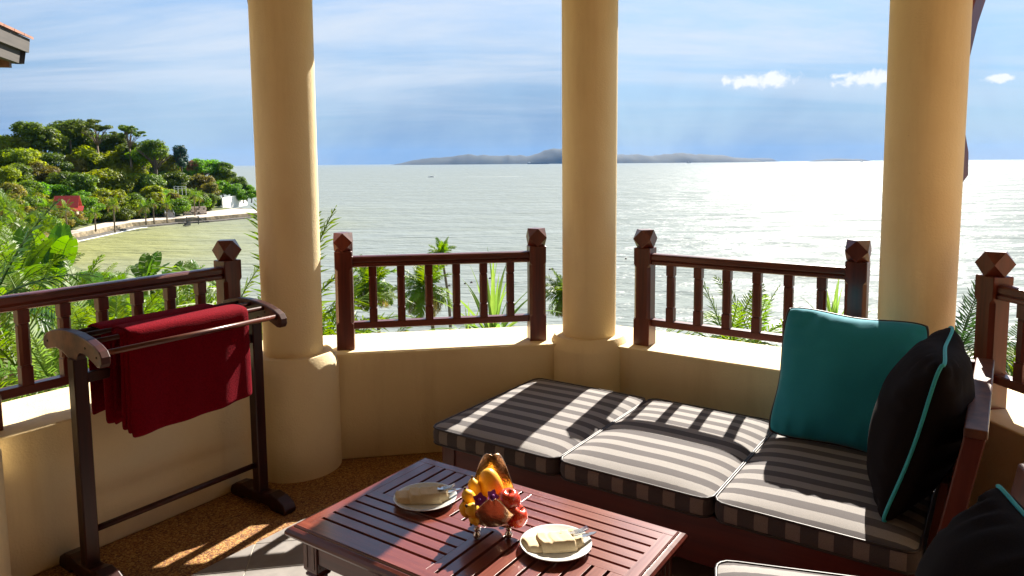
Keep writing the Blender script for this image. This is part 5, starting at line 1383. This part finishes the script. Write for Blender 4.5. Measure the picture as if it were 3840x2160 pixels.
# bushes that clothe the slope
for k in range(46):
    rnd = random.Random(900 + k); px = rnd.uniform(-250, 1000); Y = rnd.uniform(8, 70); X = (px - CX) / F * Y; b_ = Vector((X, Y, ground(X, Y)))
    r_ = rnd.uniform(.5, 1.0) * (1 + Y / 50); kind = rnd.choice(['round', 'bright', 'dark', 'yellow'])
    e = empty('shrub', b_ - Vector((0, 0, .1)), rnd.uniform(0, 6), 'low leafy shrub on the slope left of the pavilion', 'shrub', 'shrubs on the garden slope')
    link_mesh('foliage', crown_mesh(kind, k % 3), e, (0, 0, r_ * .6), None, (r_, r_, r_ * .8)); link_mesh('stem', trunk_mesh(k % 4), e, None, None, (r_, r_, r_ * .6))

# undergrowth that closes the headland hillside
kk = 0; rnd = random.Random(77)
for i_ in range(0, len(tot), 2):
    p_ = tot[i_]; a = tot[max(i_ - 4, 0)]; b = tot[min(i_ + 4, len(tot) - 1)]; d = Vector((b.x - a.x, b.y - a.y)).normalized(); nrm = Vector((-d.y, d.x))
    for j_ in range(8):
        l_ = shore_d(p_.x + nrm.x, p_.y + nrm.y)[1]; dd = lerp_tab(PWID, l_) + 2.5 + j_ * 4.6 + rnd.uniform(-1.2, 1.2)
        X, Y = p_.x + nrm.x * dd + rnd.uniform(-1, 1), p_.y + nrm.y * dd
        if CX + F * X / Y > 990 or CX + F * X / Y < -60: continue
        if l_ < 22 and j_ < 3: continue
        if 790 < CX + F * X / Y < 960 and j_ < 4: continue
        r_ = rnd.uniform(2.1, 3.6); e = empty('shrub', (X, Y, hill(X, Y) - .2), rnd.uniform(0, 6), 'leafy shrub filling in between the headland trees', 'shrub', 'undergrowth on the headland')
        link_mesh('foliage', crown_mesh(rnd.choice(['round', 'yellow', 'dark', 'bright', 'rust']), kk % 3), e, (0, 0, r_ * .7), None, (r_ * 1.2, r_ * 1.2, r_)); kk += 1

# ------------------------------------------------------------------ eave of the neighbouring villa, top left
tip = at(105, 147, 9.0); el_ = at(0, 93, 8.2)
d_ = Vector((el_.x - tip.x, el_.y - tip.y, 0)).normalized()          # eave runs back towards the viewer's left
nb = empty('neighbour_villa', tip, atan2(-d_.y, -d_.x), 'shingled eave corner of the neighbouring villa', 'villa')
MB().add([(-4, -.02, .0), (0, -.02, 0), (-.06, -.02, -.17), (-4, -.02, -.17), (-4, .05, 0), (0, .05, 0), (-.06, .05, -.17), (-4, .05, -.17)], [(0, 3, 2, 1), (4, 5, 6, 7), (0, 1, 5, 4), (1, 2, 6, 5), (2, 3, 7, 6), (3, 0, 4, 7)]).build('fascia', 'grey_board', nb)
MB().add([(-4, .03, -.14), (-.10, .03, -.14), (-.16, .03, -.32), (-4, .03, -.32), (-4, .10, -.14), (-.10, .10, -.14), (-.16, .10, -.32), (-4, .10, -.32)], [(0, 3, 2, 1), (4, 5, 6, 7), (0, 1, 5, 4), (1, 2, 6, 5), (2, 3, 7, 6), (3, 0, 4, 7)]).build('lower_fascia', 'grey_board', nb)
MB().add([(-.02, 0, 0), (-.02, 4, 0), (-.18, 4, -.32), (-.18, 0, -.32), (-.1, 0, 0), (-.1, 4, 0), (-.24, 4, -.32), (-.24, 0, -.32)], [(0, 1, 2, 3), (4, 7, 6, 5), (0, 4, 5, 1), (3, 2, 6, 7)]).build('side_fascia', 'grey_board', nb)
MB().add([(-4, .1, -.3), (-.24, .1, -.3), (-.24, 4, -.3), (-4, 4, -.3)], [(0, 1, 2, 3)]).build('soffit', 'ceiling_wood', nb)
for k in range(8):
    MB().box(-.35 - k * .42, -.28 - k * .42, .1, 3.5, -.38, -.30).build('rafter', 'ceiling_wood', nb)
for r_ in range(6):
    for k in range(12 - r_):
        x1 = .03 - r_ * .20 - k * .30; z = r_ * .085
        MB().add([(x1 - .29, -.05 + r_ * .20, z), (x1, -.05 + r_ * .20, z), (x1 - .10, .21 + r_ * .20, z + .10), (x1 - .29, .21 + r_ * .20, z + .10), (x1 - .29, -.05 + r_ * .20, z + .03), (x1, -.05 + r_ * .20, z + .03), (x1 - .10, .21 + r_ * .20, z + .13), (x1 - .29, .21 + r_ * .20, z + .13)],
                 [(0, 3, 2, 1), (4, 5, 6, 7), (0, 1, 5, 4), (1, 2, 6, 5), (2, 3, 7, 6), (3, 0, 4, 7)]).build('shingle', 'roof_tile', nb)
MB().box(-4, -.9, .9, 4, -6.0, -.32).build('wall', 'plaster', nb)

# ------------------------------------------------------------------ haze over the sea
HZ = MB().box(-17500, 17500, -17500, 17500, SEA - 4, 330).build('haze', 'foam'); tag(HZ, kind='stuff')
hm = bpy.data.materials.new('haze_air'); hm.use_nodes = True; hm.node_tree.nodes.clear()
ho = hm.node_tree.nodes.new('ShaderNodeOutputMaterial'); hv = hm.node_tree.nodes.new('ShaderNodeVolumePrincipled')
hv.inputs['Color'].default_value = (0.16, 0.45, 1.0, 1); hv.inputs['Density'].default_value = 0.000022; hv.inputs['Anisotropy'].default_value = 0.0
hm.node_tree.links.new(hv.outputs[0], ho.inputs['Volume'])
HZ.data.materials.clear(); HZ.data.materials.append(hm)
